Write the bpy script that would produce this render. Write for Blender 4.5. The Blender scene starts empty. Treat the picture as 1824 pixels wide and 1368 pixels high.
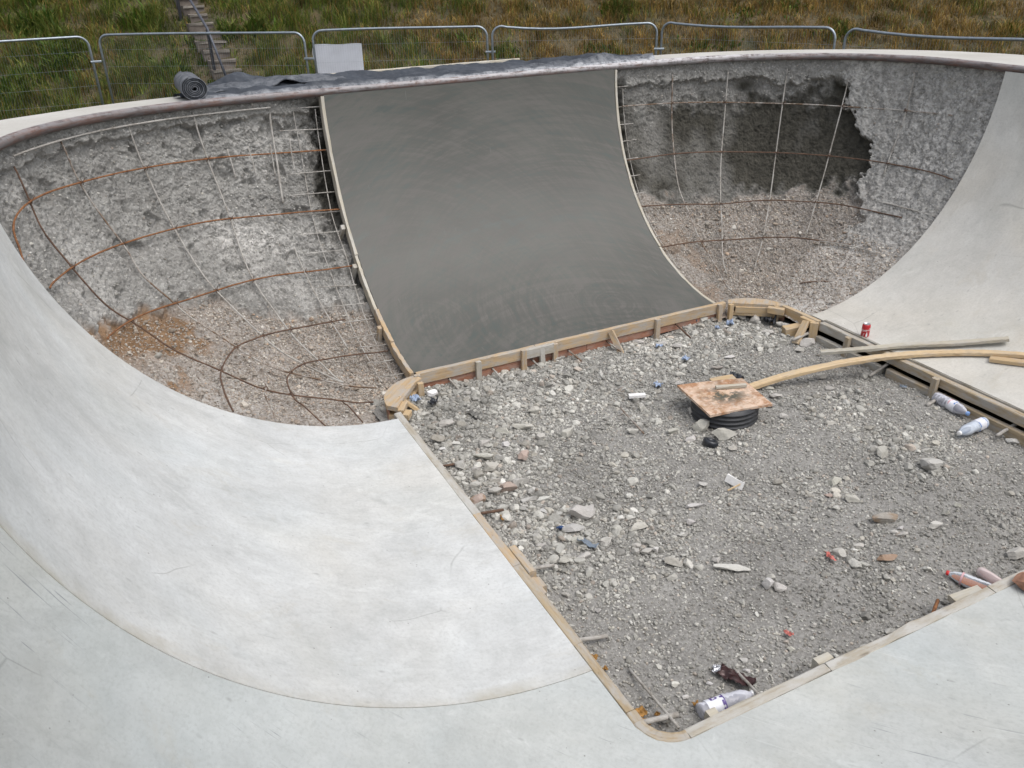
import bpy, bmesh, math, random
import numpy as np
from mathutils import Vector, Matrix, Euler

SC = bpy.context.scene
COL = SC.collection
RNG = np.random.default_rng(11)
R = math.radians

# ------------------------------------------------------------------ numpy noise
def _hash(ix, iy, iz, seed):
    h = (ix * 374761393 + iy * 668265263 + iz * 2147483647 + seed * 1274126177) & 0xFFFFFFFF
    h = ((h ^ (h >> 13)) * 1274126177) & 0xFFFFFFFF
    return (h ^ (h >> 16)) & 0xFFFFFFFF

GR = np.random.default_rng(5).normal(size=(256, 3)); GR /= np.linalg.norm(GR, axis=1)[:, None]

def noise(P, seed=0):
    P = np.asarray(P, float); I = np.floor(P).astype(np.int64); F = P - I
    w = F * F * F * (F * (F * 6 - 15) + 10); out = 0
    for dx in (0, 1):
        for dy in (0, 1):
            for dz in (0, 1):
                g = GR[_hash(I[..., 0] + dx, I[..., 1] + dy, I[..., 2] + dz, seed) & 255]
                d = F - np.array([dx, dy, dz])
                wt = (w[..., 0] if dx else 1 - w[..., 0]) * (w[..., 1] if dy else 1 - w[..., 1]) * (w[..., 2] if dz else 1 - w[..., 2])
                out = out + wt * (g * d).sum(-1)
    return out * 1.5

def fbm(P, octv=4, seed=0, gain=.5):
    a, s, o = 1., 1., 0
    for k in range(octv):
        o = o + a * noise(np.asarray(P) * s, seed + k * 17); a *= gain; s *= 2.03
    return o

def billow(P, octv=4, seed=0, gain=.5):
    a, s, o = 1., 1., 0
    for k in range(octv):
        o = o + a * (np.abs(noise(np.asarray(P) * s, seed + k * 17)) * 2 - .5); a *= gain; s *= 2.1
    return o

def sstep(a, b, x):
    t = np.clip((x - a) / (b - a), 0, 1); return t * t * (3 - 2 * t)

# ------------------------------------------------------------------ objects
def tag(o, label=None, cat=None, group=None, kind=None):
    if label: o['label'] = label
    if cat: o['category'] = cat
    if group: o['group'] = group
    if kind: o['kind'] = kind
    return o

def thing(name, label, cat, loc=(0, 0, 0), group=None):
    o = bpy.data.objects.new(name, None); o.empty_display_size = .1; COL.objects.link(o); o.location = loc
    return tag(o, label, cat, group)

def obj(name, V, F, mat, parent=None, smooth=False, attrs=None, uv=None, origin=None):
    """one mesh object from world coordinates; attrs: name -> (domain type, array)"""
    V = np.asarray(V, float)
    if origin is None:
        origin = np.array([(V[:, 0].min() + V[:, 0].max()) / 2, (V[:, 1].min() + V[:, 1].max()) / 2, V[:, 2].min()])
    origin = np.asarray(origin, float)
    me = bpy.data.meshes.new(name)
    if isinstance(F, np.ndarray):
        n, k = F.shape
        me.vertices.add(len(V)); me.vertices.foreach_set('co', (V - origin).astype(np.float32).ravel())
        me.loops.add(n * k); me.loops.foreach_set('vertex_index', F.astype(np.int32).ravel())
        me.polygons.add(n); me.polygons.foreach_set('loop_start', np.arange(0, n * k, k, dtype=np.int32))
        me.update(calc_edges=True)
    else:
        me.from_pydata((V - origin).tolist(), [], F); me.update()
    me.validate()
    me.polygons.foreach_set('use_smooth', np.full(len(me.polygons), bool(smooth)))
    for k, (ty, d) in (attrs or {}).items():
        a = me.attributes.new(k, ty, 'POINT'); d = np.asarray(d, np.float32)
        a.data.foreach_set({'FLOAT_VECTOR': 'vector', 'FLOAT_COLOR': 'color', 'FLOAT': 'value'}[ty], d.ravel())
    mats = mat if isinstance(mat, (list, tuple)) else [mat]
    for m in mats: me.materials.append(m)
    o = bpy.data.objects.new(name, me); COL.objects.link(o)
    if parent is not None:
        o.parent = parent; o.location = Vector(origin) - parent.location
        if parent.parent is not None: o.location = Vector(origin) - parent.location - parent.parent.location
    else: o.location = origin
    return o

class MB:
    """collects pieces of one mesh"""
    def __init__(s): s.V, s.F, s.G, s.n = [], [], [], 0
    def add(s, V, F, G=None):
        V = np.asarray(V, float); s.V.append(V); s.F += [[i + s.n for i in f] for f in F]
        s.G.append(np.asarray(G, float) if G is not None else V * 1.0); s.n += len(V); return s
    def build(s, name, mat, parent=None, smooth=False, origin=None):
        return obj(name, np.concatenate(s.V), s.F, mat, parent, smooth, {'gr': ('FLOAT_VECTOR', np.concatenate(s.G))}, origin=origin)

def grid_faces(n, m, closed=False):
    a = np.arange(n * m).reshape(n, m)
    if closed: a = np.concatenate([a, a[:, :1]], 1)
    return np.stack([a[:-1, :-1], a[1:, :-1], a[1:, 1:], a[:-1, 1:]], -1).reshape(-1, 4)

def catmull(P, n=8):
    P = np.asarray(P, float)
    if len(P) < 3: return P[0] + (P[-1] - P[0]) * np.linspace(0, 1, n + 1)[:, None]
    Q = np.concatenate([[2 * P[0] - P[1]], P, [2 * P[-1] - P[-2]]]); out = []
    for i in range(1, len(Q) - 2):
        t = np.linspace(0, 1, n, endpoint=False)[:, None]; a, b, c, d = Q[i - 1:i + 3]
        out.append(.5 * ((2 * b) + (c - a) * t + (2 * a - 5 * b + 4 * c - d) * t ** 2 + (3 * b - a - 3 * c + d) * t ** 3))
    return np.concatenate(out + [P[-1:]])

def sweep(P, prof, up=(0, 0, 1), caps=True, seed=None, wob=0.):
    """sweep a closed 2-d outline (across, up) along polyline P -> V, F, G"""
    P = np.asarray(P, float); T = np.gradient(P, axis=0); T /= np.linalg.norm(T, axis=1)[:, None] + 1e-12
    up = np.broadcast_to(np.asarray(up, float), P.shape); S = np.cross(T, up)
    bad = np.linalg.norm(S, axis=1) < .05
    if bad.any(): S[bad] = np.cross(T[bad], (0.3, 1, 0))
    S /= np.linalg.norm(S, axis=1)[:, None]; U = np.cross(S, T); prof = np.asarray(prof, float); k = len(prof)
    L = np.concatenate([[0], np.cumsum(np.linalg.norm(np.diff(P, axis=0), axis=1))])
    pr = np.broadcast_to(prof, (len(P), k, 2)).copy()
    if wob:
        rr = np.random.default_rng(seed or 1); pr += rr.normal(0, wob, pr.shape)
    V = P[:, None] + S[:, None] * pr[..., :1] + U[:, None] * pr[..., 1:]
    G = np.concatenate([np.broadcast_to(L[:, None, None], (len(P), k, 1)), np.broadcast_to(prof, (len(P), k, 2))], -1)
    G = G + np.random.default_rng(len(P) * 7 + int(abs(P[0, 0]) * 1000)).uniform(0, 30)
    F = []
    for i in range(len(P) - 1):
        for j in range(k):
            j2 = (j + 1) % k; F.append([i * k + j, i * k + j2, (i + 1) * k + j2, (i + 1) * k + j])
    if caps: F.append(list(range(k))[::-1]); F.append([(len(P) - 1) * k + j for j in range(k)])
    return V.reshape(-1, 3), F, G.reshape(-1, 3)

def rect(w, h, c=.15):
    b = min(w, h) * c; x, y = w / 2, h / 2
    return [(-x + b, -y), (x - b, -y), (x, -y + b), (x, y - b), (x - b, y), (-x + b, y), (-x, y - b), (-x, -y + b)]

def circ(r, n=8): return [(r * math.cos(2 * math.pi * i / n), r * math.sin(2 * math.pi * i / n)) for i in range(n)]

def beam(a, b, w, h, n=6, up=(0, 0, 1), wob=.0012, seed=1):
    a, b = np.asarray(a, float), np.asarray(b, float)
    return sweep(a + (b - a) * np.linspace(0, 1, n)[:, None], rect(w, h, .12), up, True, seed, wob)

def tube(P, r, n=8, smoothn=0, up=(0, 0, 1), wob=0., seed=1):
    if smoothn: P = catmull(P, smoothn)
    return sweep(P, circ(r, n), up, True, seed, wob)

def lathe(prof, n=24, crumple=0., seed=0):
    """profile [(r, z)] about z -> V, F"""
    prof = np.asarray(prof, float); th = np.linspace(0, 2 * np.pi, n, endpoint=False)
    V = np.stack([prof[:, :1] * np.cos(th), prof[:, :1] * np.sin(th), np.broadcast_to(prof[:, 1:], (len(prof), n))], -1)
    if crumple:
        d = fbm(V.reshape(-1, 3) * 22, 3, seed).reshape(V.shape[:2]); V[..., :2] *= (1 + crumple * d)[..., None]
    return V.reshape(-1, 3), grid_faces(len(prof), n, True)

# ------------------------------------------------------------------ the bowl: rounded rectangle swept by a quarter pipe
PH = R(25.861); UX = np.array([math.cos(PH), math.sin(PH)]); UY = np.array([-math.sin(PH), math.cos(PH)]); L0 = np.array([-1.077, 5.657])
def lw(P):
    """site frame (x along the far side of the pit, y outward past it) -> world"""
    P = np.asarray(P, float); return np.concatenate([L0 + P[..., :1] * UX + P[..., 1:2] * UY, P[..., 2:]], -1)

PA, PB, RC = 3.842, 3.733, .18
PROF = dict(left=(-.072, 2.124, 1.953), far=(-.138, 1.924, 1.876), right=(-.115, 1.966, 1.917), near=(-.10, 2.6, 1.876))
SEG=[('s',PB-2*RC,'left',(RC,-PB+RC),(0,1),(-1,0)),('c',3.3,('left','far'),(RC,-RC),180,90),('s',PA-2*RC,'far',(RC,-RC),(1,0),(0,1)),('c',3.3,('far','right'),(PA-RC,-RC),90,0),('s',PB-2*RC,'right',(PA-RC,-RC),(0,-1),(1,0)),('c',3.3,('right','near'),(PA-RC,-PB+RC),0,-90),('s',PA-2*RC,'near',(PA-RC,-PB+RC),(-1,0),(0,-1)),('c',3.3,('near','left'),(RC,-PB+RC),-90,-180)]
TOT=sum(s[1] for s in SEG)
def frame(sig):
    """sig -> centre (n,2), outward normal (n,2), profile (n,3)"""
    sig=np.mod(np.asarray(sig,float),TOT);n=sig.shape
    c=np.zeros(n+(2,));nn=np.zeros(n+(2,));pr=np.zeros(n+(3,));s0=0
    for k in SEG:
        m=(sig>=s0-1e-9)&(sig<=s0+k[1]+1e-9);d=(sig-s0)[m]
        if k[0]=='s':
            c[m]=np.array(k[3])+d[:,None]*np.array(k[4]);nn[m]=k[5];pr[m]=PROF[k[2]]
        else:
            a=d/k[1];th=np.radians(k[4]+(k[5]-k[4])*a);c[m]=k[3];nn[m]=np.stack([np.cos(th),np.sin(th)],-1)
            w=(a*a*(3-2*a))[:,None];pr[m]=np.array(PROF[k[2][0]])*(1-w)+np.array(PROF[k[2][1]])*w
        s0+=k[1]
    return c,nn,pr
def surf(sig,t,off=0.):
    """local position on the bowl; t 0 at the pit lip .. 1 at the coping; off along the inward normal"""
    sig,t=np.broadcast_arrays(np.asarray(sig,float),np.asarray(t,float))
    c,n,p=frame(sig);e,R,D=p[...,0],p[...,1],p[...,2]
    f0=np.arcsin(-e/R);f1=np.arccos(1-D/R);f=f0+(f1-f0)*t
    rho=e+R*np.sin(f);z=R*(1-np.cos(f))
    r=RC+rho-off*np.sin(f)*1.0
    return np.concatenate([c+n*r[...,None],(z+off*np.cos(f))[...,None]],-1)
# ------------------------------------------------------------------ materials
def mat(name):
    m = bpy.data.materials.new(name); m.use_nodes = True; nt = m.node_tree; nt.nodes.clear()
    out = nt.nodes.new('ShaderNodeOutputMaterial'); b = nt.nodes.new('ShaderNodeBsdfPrincipled'); nt.links.new(b.outputs[0], out.inputs[0])
    return m, N(nt, b)

class N:
    def __init__(s, nt, b): s.nt, s.b = nt, b
    def new(s, t, **k):
        n = s.nt.nodes.new(t)
        for a, v in k.items(): setattr(n, a, v)
        return n
    def link(s, a, b): s.nt.links.new(a, b)
    def set(s, inp, v):
        i = s.b.inputs[inp]
        if hasattr(v, 'is_linked') or isinstance(v, bpy.types.NodeSocket): s.link(v, i)
        else: i.default_value = v
    def attr(s, n): return s.new('ShaderNodeAttribute', attribute_name=n)
    def vec(s, src='obj', scale=(1, 1, 1), rot=(0, 0, 0)):
        if src == 'obj': o = s.new('ShaderNodeTexCoord').outputs['Object']
        elif src == 'pos': o = s.new('ShaderNodeNewGeometry').outputs['Position']
        else: o = s.attr(src).outputs['Vector']
        m = s.new('ShaderNodeMapping'); m.inputs['Scale'].default_value = scale; m.inputs['Rotation'].default_value = rot
        s.link(o, m.inputs[0]); return m.outputs[0]
    def noise(s, v, scale, detail=5, rough=.55, dist=0.):
        n = s.new('ShaderNodeTexNoise'); s.link(v, n.inputs['Vector']); n.inputs['Scale'].default_value = scale
        n.inputs['Detail'].default_value = detail; n.inputs['Roughness'].default_value = rough; n.inputs['Distortion'].default_value = dist
        return n.outputs['Fac']
    def vor(s, v, scale, feature='F1'):
        n = s.new('ShaderNodeTexVoronoi', feature=feature); s.link(v, n.inputs['Vector']); n.inputs['Scale'].default_value = scale; return n
    def ramp(s, f, stops):
        r = s.new('ShaderNodeValToRGB'); s.link(f, r.inputs[0]); e = r.color_ramp.elements
        while len(e) < len(stops): e.new(.5)
        for k, (p, c) in enumerate(stops):
            e[k].position = p; e[k].color = (c, c, c, 1) if isinstance(c, (int, float)) else tuple(c) + (1,)
        return r.outputs[0]
    def mix(s, f, a, b, mode='MIX'):
        m = s.new('ShaderNodeMix', data_type='RGBA', blend_type=mode)
        for i, v in ((0, f), (6, a), (7, b)):
            if isinstance(v, bpy.types.NodeSocket): s.link(v, m.inputs[i])
            elif i == 0: m.inputs[0].default_value = v
            else: m.inputs[i].default_value = (v, v, v, 1) if isinstance(v, (int, float)) else tuple(v) + (1,)
        return m.outputs[2]
    def math(s, op, a, b=None):
        m = s.new('ShaderNodeMath', operation=op)
        for i, v in ((0, a), (1, b)):
            if v is None: continue
            if isinstance(v, bpy.types.NodeSocket): s.link(v, m.inputs[i])
            else: m.inputs[i].default_value = v
        return m.outputs[0]
    def bump(s, h, strength=.5, dist=.01, nrm=None):
        b = s.new('ShaderNodeBump'); s.link(h, b.inputs['Height']); b.inputs['Strength'].default_value = strength; b.inputs['Distance'].default_value = dist
        if nrm is not None: s.link(nrm, b.inputs['Normal'])
        s.link(b.outputs[0], s.b.inputs['Normal']); return b.outputs[0]

def concrete_white(name, a, b, streak=.35, scratch=0., tint=(1, .985, .96)):
    m, n = mat(name); v = n.vec('st', (1, 1, 1)); st = n.vec('st', (3.4, 1.6, 1), (0, 0, .08)); fst = n.vec('st', (42, 14, 1), (0, 0, .05))
    big = n.noise(v, 1.5, 8, .62, .4); sk = n.noise(st, 1.0, 8, .68, .9); fine = n.noise(v, 60, 5, .65); fs = n.noise(fst, 1., 5, .6, .4); mid = n.noise(v, 9, 6, .65, .5)
    f = n.math('ADD', n.math('MULTIPLY', big, .42), n.math('ADD', n.math('MULTIPLY', sk, .22), n.math('ADD', n.math('MULTIPLY', mid, .22), n.math('MULTIPLY', fs, .14))))
    c = n.mix(n.ramp(f, [(.40, 0.), (.60, 1.)]), a, b)
    c = n.mix(n.ramp(n.noise(v, .8, 4, .55, .5), [(.42, 0.), (.66, .55)]), c, n.mix(1., c, (1.0, .955, .885), 'MULTIPLY'))     # buff casts
    c = n.mix(n.ramp(n.noise(n.vec('st', (1.1, .8, 1), (0, 0, .6)), 1.3, 4, .5, .4), [(.48, .0), (.7, .5)]), c, n.mix(1., c, (.93, .965, .98), 'MULTIPLY'))
    c = n.mix(n.ramp(fine, [(.30, .30), (.52, 0.)]), c, (.30, .295, .285))                                                   # pores
    sm = n.noise(n.vec('st', (4.6, 3.4, 1), (0, 0, .15)), 1., 11, .80, 1.0)
    c = n.mix(n.ramp(sm, [(.54, 0.), (.72, .42)]), c, (.30, .30, .295))                                                       # smudges left by the float
    br = n.noise(n.vec('st', (3.6, 1.8, 1)), 1.0, 11, .78, .6)
    c = n.mix(n.ramp(br, [(.56, 0.), (.76, .42)]), c, (.40, .345, .26))                                                      # rusty brown rub marks
    lt_ = n.noise(n.vec('st', (5, 2.8, 1), (0, 0, -.2)), 1., 11, .78, .8); c = n.mix(n.ramp(lt_, [(.56, 0.), (.74, .5)]), c, (.70, .70, .69))
    wv = n.mix(.12, v, n.new('ShaderNodeTexNoise').outputs['Color'], 'ADD'); ed = n.vor(wv, .9, 'DISTANCE_TO_EDGE').outputs['Distance']
    c = n.mix(n.math('MULTIPLY', n.ramp(ed, [(.0010, .45), (.0028, 0.)]), n.ramp(n.noise(v, 1.3, 3), [(.53, 0.), (.58, 1.)])), c, (.20, .20, .19))   # hairline cracks
    vo = n.vor(v, 16.).outputs['Distance']; keep = n.noise(v, 4, 2)
    spot = n.math('MULTIPLY', n.ramp(vo, [(.04, 1.), (.075, 0.)]), n.ramp(keep, [(.50, 0.), (.56, .75)]))
    c = n.mix(spot, c, (.17, .16, .15))
    vo2 = n.vor(n.vec('st', (3.2, 1.5, 1), (0, 0, .5)), 3.1).outputs['Distance']; c = n.mix(n.ramp(vo2, [(.03, .45), (.10, 0.)]), c, (.27, .265, .26))
    if name == 'pale_concrete':                                                                                              # buff mortar stain along the day joint
        sx = n.new('ShaderNodeSeparateXYZ'); n.link(n.attr('st').outputs['Vector'], sx.inputs[0]); wob = n.math('ADD', sx.outputs[0], n.math('MULTIPLY', n.noise(v, 3.5, 5, .6), .16))
        c = n.mix(n.math('MULTIPLY', n.ramp(wob, [(.395, .75), (.47, 0.)]), n.ramp(n.noise(v, 2.2, 5, .65), [(.36, 0.), (.56, 1.)])), c, (.37, .335, .27))
    s1 = n.noise(n.vec('st', (90, 3.0, 1), (0, 0, .35)), 1., 4, .6, .35); k1 = n.noise(v, 2.3, 4)
    c = n.mix(n.math('MULTIPLY', n.ramp(s1, [(.63, 0.), (.70, 1.)]), n.ramp(k1, [(.50, 0.), (.62, scratch)])), c, (.25, .255, .265))
    s2 = n.noise(n.vec('st', (80, 2.0, 1), (0, 0, -.25)), 1., 3, .5, .25); k2 = n.noise(v, 1.7, 3)
    c = n.mix(n.math('MULTIPLY', n.ramp(s2, [(.63, 0.), (.68, 1.)]), n.ramp(k2, [(.53, 0.), (.64, scratch * .35)])), c, (.62, .62, .61))
    n.set('Base Color', n.mix(1., c, tint, 'MULTIPLY')); n.set('Roughness', n.ramp(mid, [(.3, .8), (.7, .93)])); n.set('Specular IOR Level', .2)
    n.bump(n.math('ADD', n.math('MULTIPLY', fine, .5), n.math('ADD', n.math('MULTIPLY', fs, .5), mid)), .3, .005)
    return m

def concrete_fresh():
    m, n = mat('fresh_concrete'); v = n.vec('st'); big = n.noise(v, 1.2, 4, .55); fine = n.noise(v, 90, 3, .6)
    c = n.mix(n.ramp(big, [(.32, 0.), (.68, 1.)]), (.078, .078, .069), (.104, .104, .093))
    arcs = None
    for (cx, cy, sc) in ((8.4, -1.0, 17.), (8.9, .35, 23.), (7.2, .6, 20.)):        # trowel sweeps: arcs about where the finisher stood
        mp = n.new('ShaderNodeMapping'); mp.inputs['Location'].default_value = (-cx, -cy, 0); n.link(n.attr('st').outputs['Vector'], mp.inputs[0])
        ln = n.new('ShaderNodeVectorMath', operation='LENGTH'); n.link(mp.outputs[0], ln.inputs[0])
        cb = n.new('ShaderNodeCombineXYZ'); n.link(n.math('MULTIPLY', ln.outputs['Value'], sc), cb.inputs[0])
        n.link(n.math('MULTIPLY', n.noise(v, 1.1, 2), 4.), cb.inputs[1])
        w = n.noise(cb.outputs[0], 1.0, 6, .7); arcs = w if arcs is None else n.math('ADD', arcs, w)
    arcs = n.math('DIVIDE', arcs, 3.)
    c = n.mix(n.ramp(arcs, [(.49, .0), (.57, .8)]), c, (.122, .115, .107))
    c = n.mix(n.ramp(arcs, [(.41, .6), (.49, 0.)]), c, (.056, .076, .071))
    damp = n.noise(n.vec('st', (.7, 2.2, 1)), 1.6, 4, .6)
    c = n.mix(n.ramp(damp, [(.5, 0.), (.72, .4)]), c, (.076, .076, .070))
    sc = n.math('MULTIPLY', n.ramp(n.noise(n.vec('st', (70, 5, 1), (0, 0, .7)), 1., 2, .5), [(.70, 0.), (.76, 1.)]), n.ramp(n.noise(v, 2.5, 2), [(.5, 0.), (.6, .5)]))
    c = n.mix(sc, c, (.19, .19, .185))
    c = n.mix(n.ramp(fine, [(.2, .2), (.6, 0.)]), c, (.07, .07, .066))
    n.set('Base Color', c); n.set('Roughness', n.ramp(arcs, [(.42, .55), (.57, .72)])); n.bump(n.math('ADD', n.math('MULTIPLY', arcs, 1.), n.math('MULTIPLY', fine, .15)), .22, .004)
    return m

def rough_mat():
    m, n = mat('hacked_concrete'); v = n.vec('pos'); z = n.new('ShaderNodeSeparateColor'); n.link(n.attr('zone').outputs['Color'], z.inputs[0])
    a = n.noise(v, 9, 6, .65); b = n.noise(v, 48, 5, .7); g = n.vor(v, 60).outputs['Color']
    sg = n.new('ShaderNodeSeparateColor'); n.link(g, sg.inputs[0])
    c = n.mix(n.ramp(a, [(.32, 0.), (.68, 1.)]), (.20, .194, .182), (.325, .32, .303))
    c = n.mix(n.ramp(b, [(.36, .5), (.52, 0.)]), c, (.14, .133, .12))
    c = n.mix(n.ramp(sg.outputs[0], [(.86, 0.), (.92, .4)]), c, (.47, .46, .44))
    gv = n.mix(n.ramp(a, [(.3, 0.), (.7, 1.)]), (.21, .178, .148), (.33, .288, .25))                   # exposed hardcore
    gv = n.mix(n.ramp(n.noise(v, 2.6, 6, .65), [(.40, .6), (.56, 0.)]), gv, (.17, .145, .118)); gv = n.mix(n.ramp(sg.outputs[1], [(.0, 0.), (1., .7)]), gv, (.47, .45, .425))
    gv = n.mix(n.ramp(b, [(.36, .55), (.5, 0.)]), gv, (.12, .10, .085))
    c = n.mix(z.outputs[0], c, gv)
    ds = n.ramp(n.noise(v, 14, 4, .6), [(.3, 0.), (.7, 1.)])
    dp = n.mix(ds, (.038, .036, .030), (.085, .080, .066)); c = n.mix(z.outputs[1], c, dp)                  # damp ground, and shade painted into the holes
    c = n.mix(n.math('MULTIPLY', z.outputs[2], n.ramp(n.noise(v, 22, 5, .7), [(.42, 0.), (.6, 1.)])), c, (.53, .515, .49))   # lime dust, and the painted lift of the shaded mortar
    so = n.attr('soil').outputs['Fac']; c = n.mix(so, c, n.mix(ds, (.17, .095, .045), (.27, .17, .095)))
    n.set('Base Color', c); n.set('Roughness', .95); n.set('Specular IOR Level', .2)
    n.bump(n.math('ADD', n.math('MULTIPLY', b, 1.), n.math('MULTIPLY', n.noise(v, 150, 3, .7), .4)), .7, .012); return m

def stone_mat(name, bumpd=.006, sc=60):
    m, n = mat(name); v = n.vec('obj'); c = n.attr('tone').outputs['Color']; a = n.noise(v, sc, 5, .65); b = n.noise(v, sc * .25, 4, .6)
    c = n.mix(n.ramp(a, [(.3, .35), (.55, 0.)]), c, n.mix(1., c, (.62, .61, .59), 'MULTIPLY'))
    c = n.mix(n.ramp(b, [(.45, 0.), (.75, .3)]), c, (.50, .49, .47))
    n.set('Base Color', c); n.set('Roughness', .92); n.set('Specular IOR Level', .25); n.bump(a, .6, bumpd); return m

def bed_mat():
    m, n = mat('gravel_bed'); v = n.vec('pos'); a = n.noise(v, 3, 5, .6); b = n.noise(v, 70, 5, .7); g = n.vor(v, 85).outputs['Color']
    sg = n.new('ShaderNodeSeparateColor'); n.link(g, sg.inputs[0])
    c = n.mix(n.ramp(a, [(.35, 0.), (.65, 1.)]), (.155, .150, .139), (.25, .243, .228)); c = n.mix(n.ramp(sg.outputs[0], [(0., 0.), (1., .5)]), c, (.42, .41, .39))
    c = n.mix(n.ramp(b, [(.36, .6), (.52, 0.)]), c, (.15, .142, .128)); n.set('Base Color', c); n.set('Roughness', .95); n.set('Specular IOR Level', .2)
    n.bump(b, .8, .008); return m

def wood(name, a, b, dirt=.5, dirtc=(.36, .345, .32)):
    m, n = mat(name); gs = n.vec('gr', (2.2, 60, 60)); g = n.noise(gs, 1., 5, .6, .6); v = n.vec('gr', (3, 9, 9)); d = n.noise(v, 2.2, 6, .68)
    c = n.mix(n.ramp(g, [(.3, 0.), (.7, 1.)]), a, b)
    kn = n.vor(n.vec('gr', (2.2, 12, 12)), 1.3).outputs['Distance']; c = n.mix(n.ramp(kn, [(.05, .6), (.13, 0.)]), c, (a[0] * .4, a[1] * .35, a[2] * .3))
    c = n.mix(n.ramp(d, [(.5 - .1 * dirt, 0.), (.62, dirt)]), c, dirtc)
    c = n.mix(n.ramp(n.noise(v, 5, 5, .7), [(.6, 0.), (.75, .5)]), c, (a[0] * .35, a[1] * .33, a[2] * .32))
    n.set('Base Color', c); n.set('Roughness', .82); n.bump(g, .35, .002); return m

def rust(name, a, b, crust=0.):
    m, n = mat(name); v = n.vec('pos'); c = n.mix(n.ramp(n.noise(v, 30, 4, .6), [(.35, 0.), (.65, 1.)]), a, b)
    if crust: c = n.mix(n.ramp(n.noise(v, 7, 5, .7), [(.5 - .12 * crust, 0.), (.6, .9)]), c, (.42, .405, .38))
    n.set('Base Color', c); n.set('Roughness', .85); n.set('Specular IOR Level', .3); n.bump(n.noise(v, 120, 3), .5, .003); return m

def plain(name, c, rough=.6, metal=0., var=.25, sc=25, spec=.5, bump=0.):
    m, n = mat(name); v = n.vec('obj'); f = n.noise(v, sc, 5, .6)
    n.set('Base Color', n.mix(n.ramp(f, [(.3, 0.), (.7, 1.)]), tuple(x * (1 - var) for x in c), tuple(min(1, x * (1 + var * .6)) for x in c)))
    n.set('Roughness', rough); n.set('Metallic', metal); n.set('Specular IOR Level', spec)
    if bump: n.bump(f, .6, bump)
    return m

def pet(name, tint=(.90, .94, 1.), alpha=.45):
    m, n = mat(name); nt = n.nt; v = n.vec('obj'); n.set('Base Color', tuple(.62 * t for t in tint) + (1,)); n.set('Roughness', .18); n.set('Specular IOR Level', .6)
    n.bump(n.noise(v, 60, 3, .5), .5, .006)
    tr = n.new('ShaderNodeBsdfTransparent'); tr.inputs[0].default_value = tint + (1,); mx = n.new('ShaderNodeMixShader')
    fr = n.new('ShaderNodeFresnel'); fr.inputs[0].default_value = 1.4; f = n.math('ADD', n.math('MULTIPLY', fr.outputs[0], .8), alpha)
    n.link(f, mx.inputs[0]); n.link(tr.outputs[0], mx.inputs[1]); n.link(n.b.outputs[0], mx.inputs[2])
    out = [x for x in nt.nodes if x.type == 'OUTPUT_MATERIAL'][0]; n.link(mx.outputs[0], out.inputs[0]); return m

def coping_mat():
    m, n = mat('coping_steel'); v = n.vec('st', (3, 14, 1)); p = n.vec('pos'); a = n.noise(v, 1., 5, .65); b = n.noise(p, 22, 6, .72)
    c = n.mix(n.ramp(a, [(.35, 0.), (.65, 1.)]), (.060, .048, .044), (.14, .078, .062)); c = n.mix(n.ramp(n.noise(v, 2.7, 4), [(.45, 0.), (.6, .8)]), c, (.11, .102, .105))
    wv = n.attr('wear').outputs['Fac']; w = n.math('MULTIPLY', n.ramp(n.math('ADD', n.math('MULTIPLY', b, .4), n.math('MULTIPLY', n.noise(n.vec('st', (5, 40, 1)), 1., 5, .65), .6)), [(.42, 0.), (.52, 1.)]), wv)
    c = n.mix(w, c, (.47, .46, .47)); n.set('Base Color', c); n.set('Roughness', .55); n.set('Metallic', 0.); n.bump(b, .4, .004); return m

def deck_mat():
    m, n = mat('deck_concrete'); v = n.vec('pos'); a = n.noise(v, 1.6, 5, .6); b = n.noise(v, 40, 4, .65); s = n.vor(v, 9).outputs['Distance']
    c = n.mix(n.ramp(a, [(.3, 0.), (.7, 1.)]), (.40, .385, .35), (.50, .49, .46)); c = n.mix(n.ramp(b, [(.3, .35), (.5, 0.)]), c, (.33, .31, .28))
    c = n.mix(n.ramp(s, [(.03, .6), (.06, 0.)]), c, (.2, .18, .15)); n.set('Base Color', c); n.set('Roughness', .8); n.bump(b, .3, .004); return m

def tarp_mat():
    m, n = mat('membrane'); v = n.vec('obj'); a = n.noise(v, 3, 5, .6); b = n.noise(v, 9, 6, .75, 1.)
    c = n.mix(n.ramp(a, [(.3, 0.), (.7, 1.)]), (.022, .027, .036), (.048, .056, .070)); c = n.mix(n.ramp(b, [(.58, 0.), (.76, .35)]), c, (.22, .24, .27))
    dl = n.attr('dust').outputs['Fac']; c = n.mix(n.math('MULTIPLY', dl, n.ramp(n.noise(n.vec('obj', (3, 3, 3)), 6, 6, .7), [(.3, 0.), (.6, 1.)])), c, (.40, .41, .43))
    n.set('Base Color', c); n.set('Roughness', .8); n.set('Specular IOR Level', .2); n.bump(n.noise(v, 30, 4), .3, .006); return m

def ply_mat():
    m, n = mat('stained_plywood'); v = n.vec('gr'); a = n.noise(v, 5, 6, .68, .5); b = n.noise(v, 16, 6, .72); d = n.noise(v, 6.5, 7, .75)
    c = n.mix(n.ramp(a, [(.42, 0.), (.58, 1.)]), (.36, .19, .10), (.60, .45, .34)); c = n.mix(n.ramp(b, [(.5, 0.), (.66, .7)]), c, (.66, .58, .50))
    c = n.mix(n.ramp(n.noise(v, 3.4, 5, .7), [(.52, 0.), (.66, .75)]), c, (.33, .20, .095))
    mk = n.attr('muck').outputs['Fac']; c = n.mix(n.math('MULTIPLY', mk, n.ramp(d, [(.44, 0.), (.52, 1.)])), c, (.085, .08, .06))
    n.set('Base Color', c); n.set('Roughness', .8); n.bump(n.math('ADD', b, d), .4, .004); return m

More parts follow.
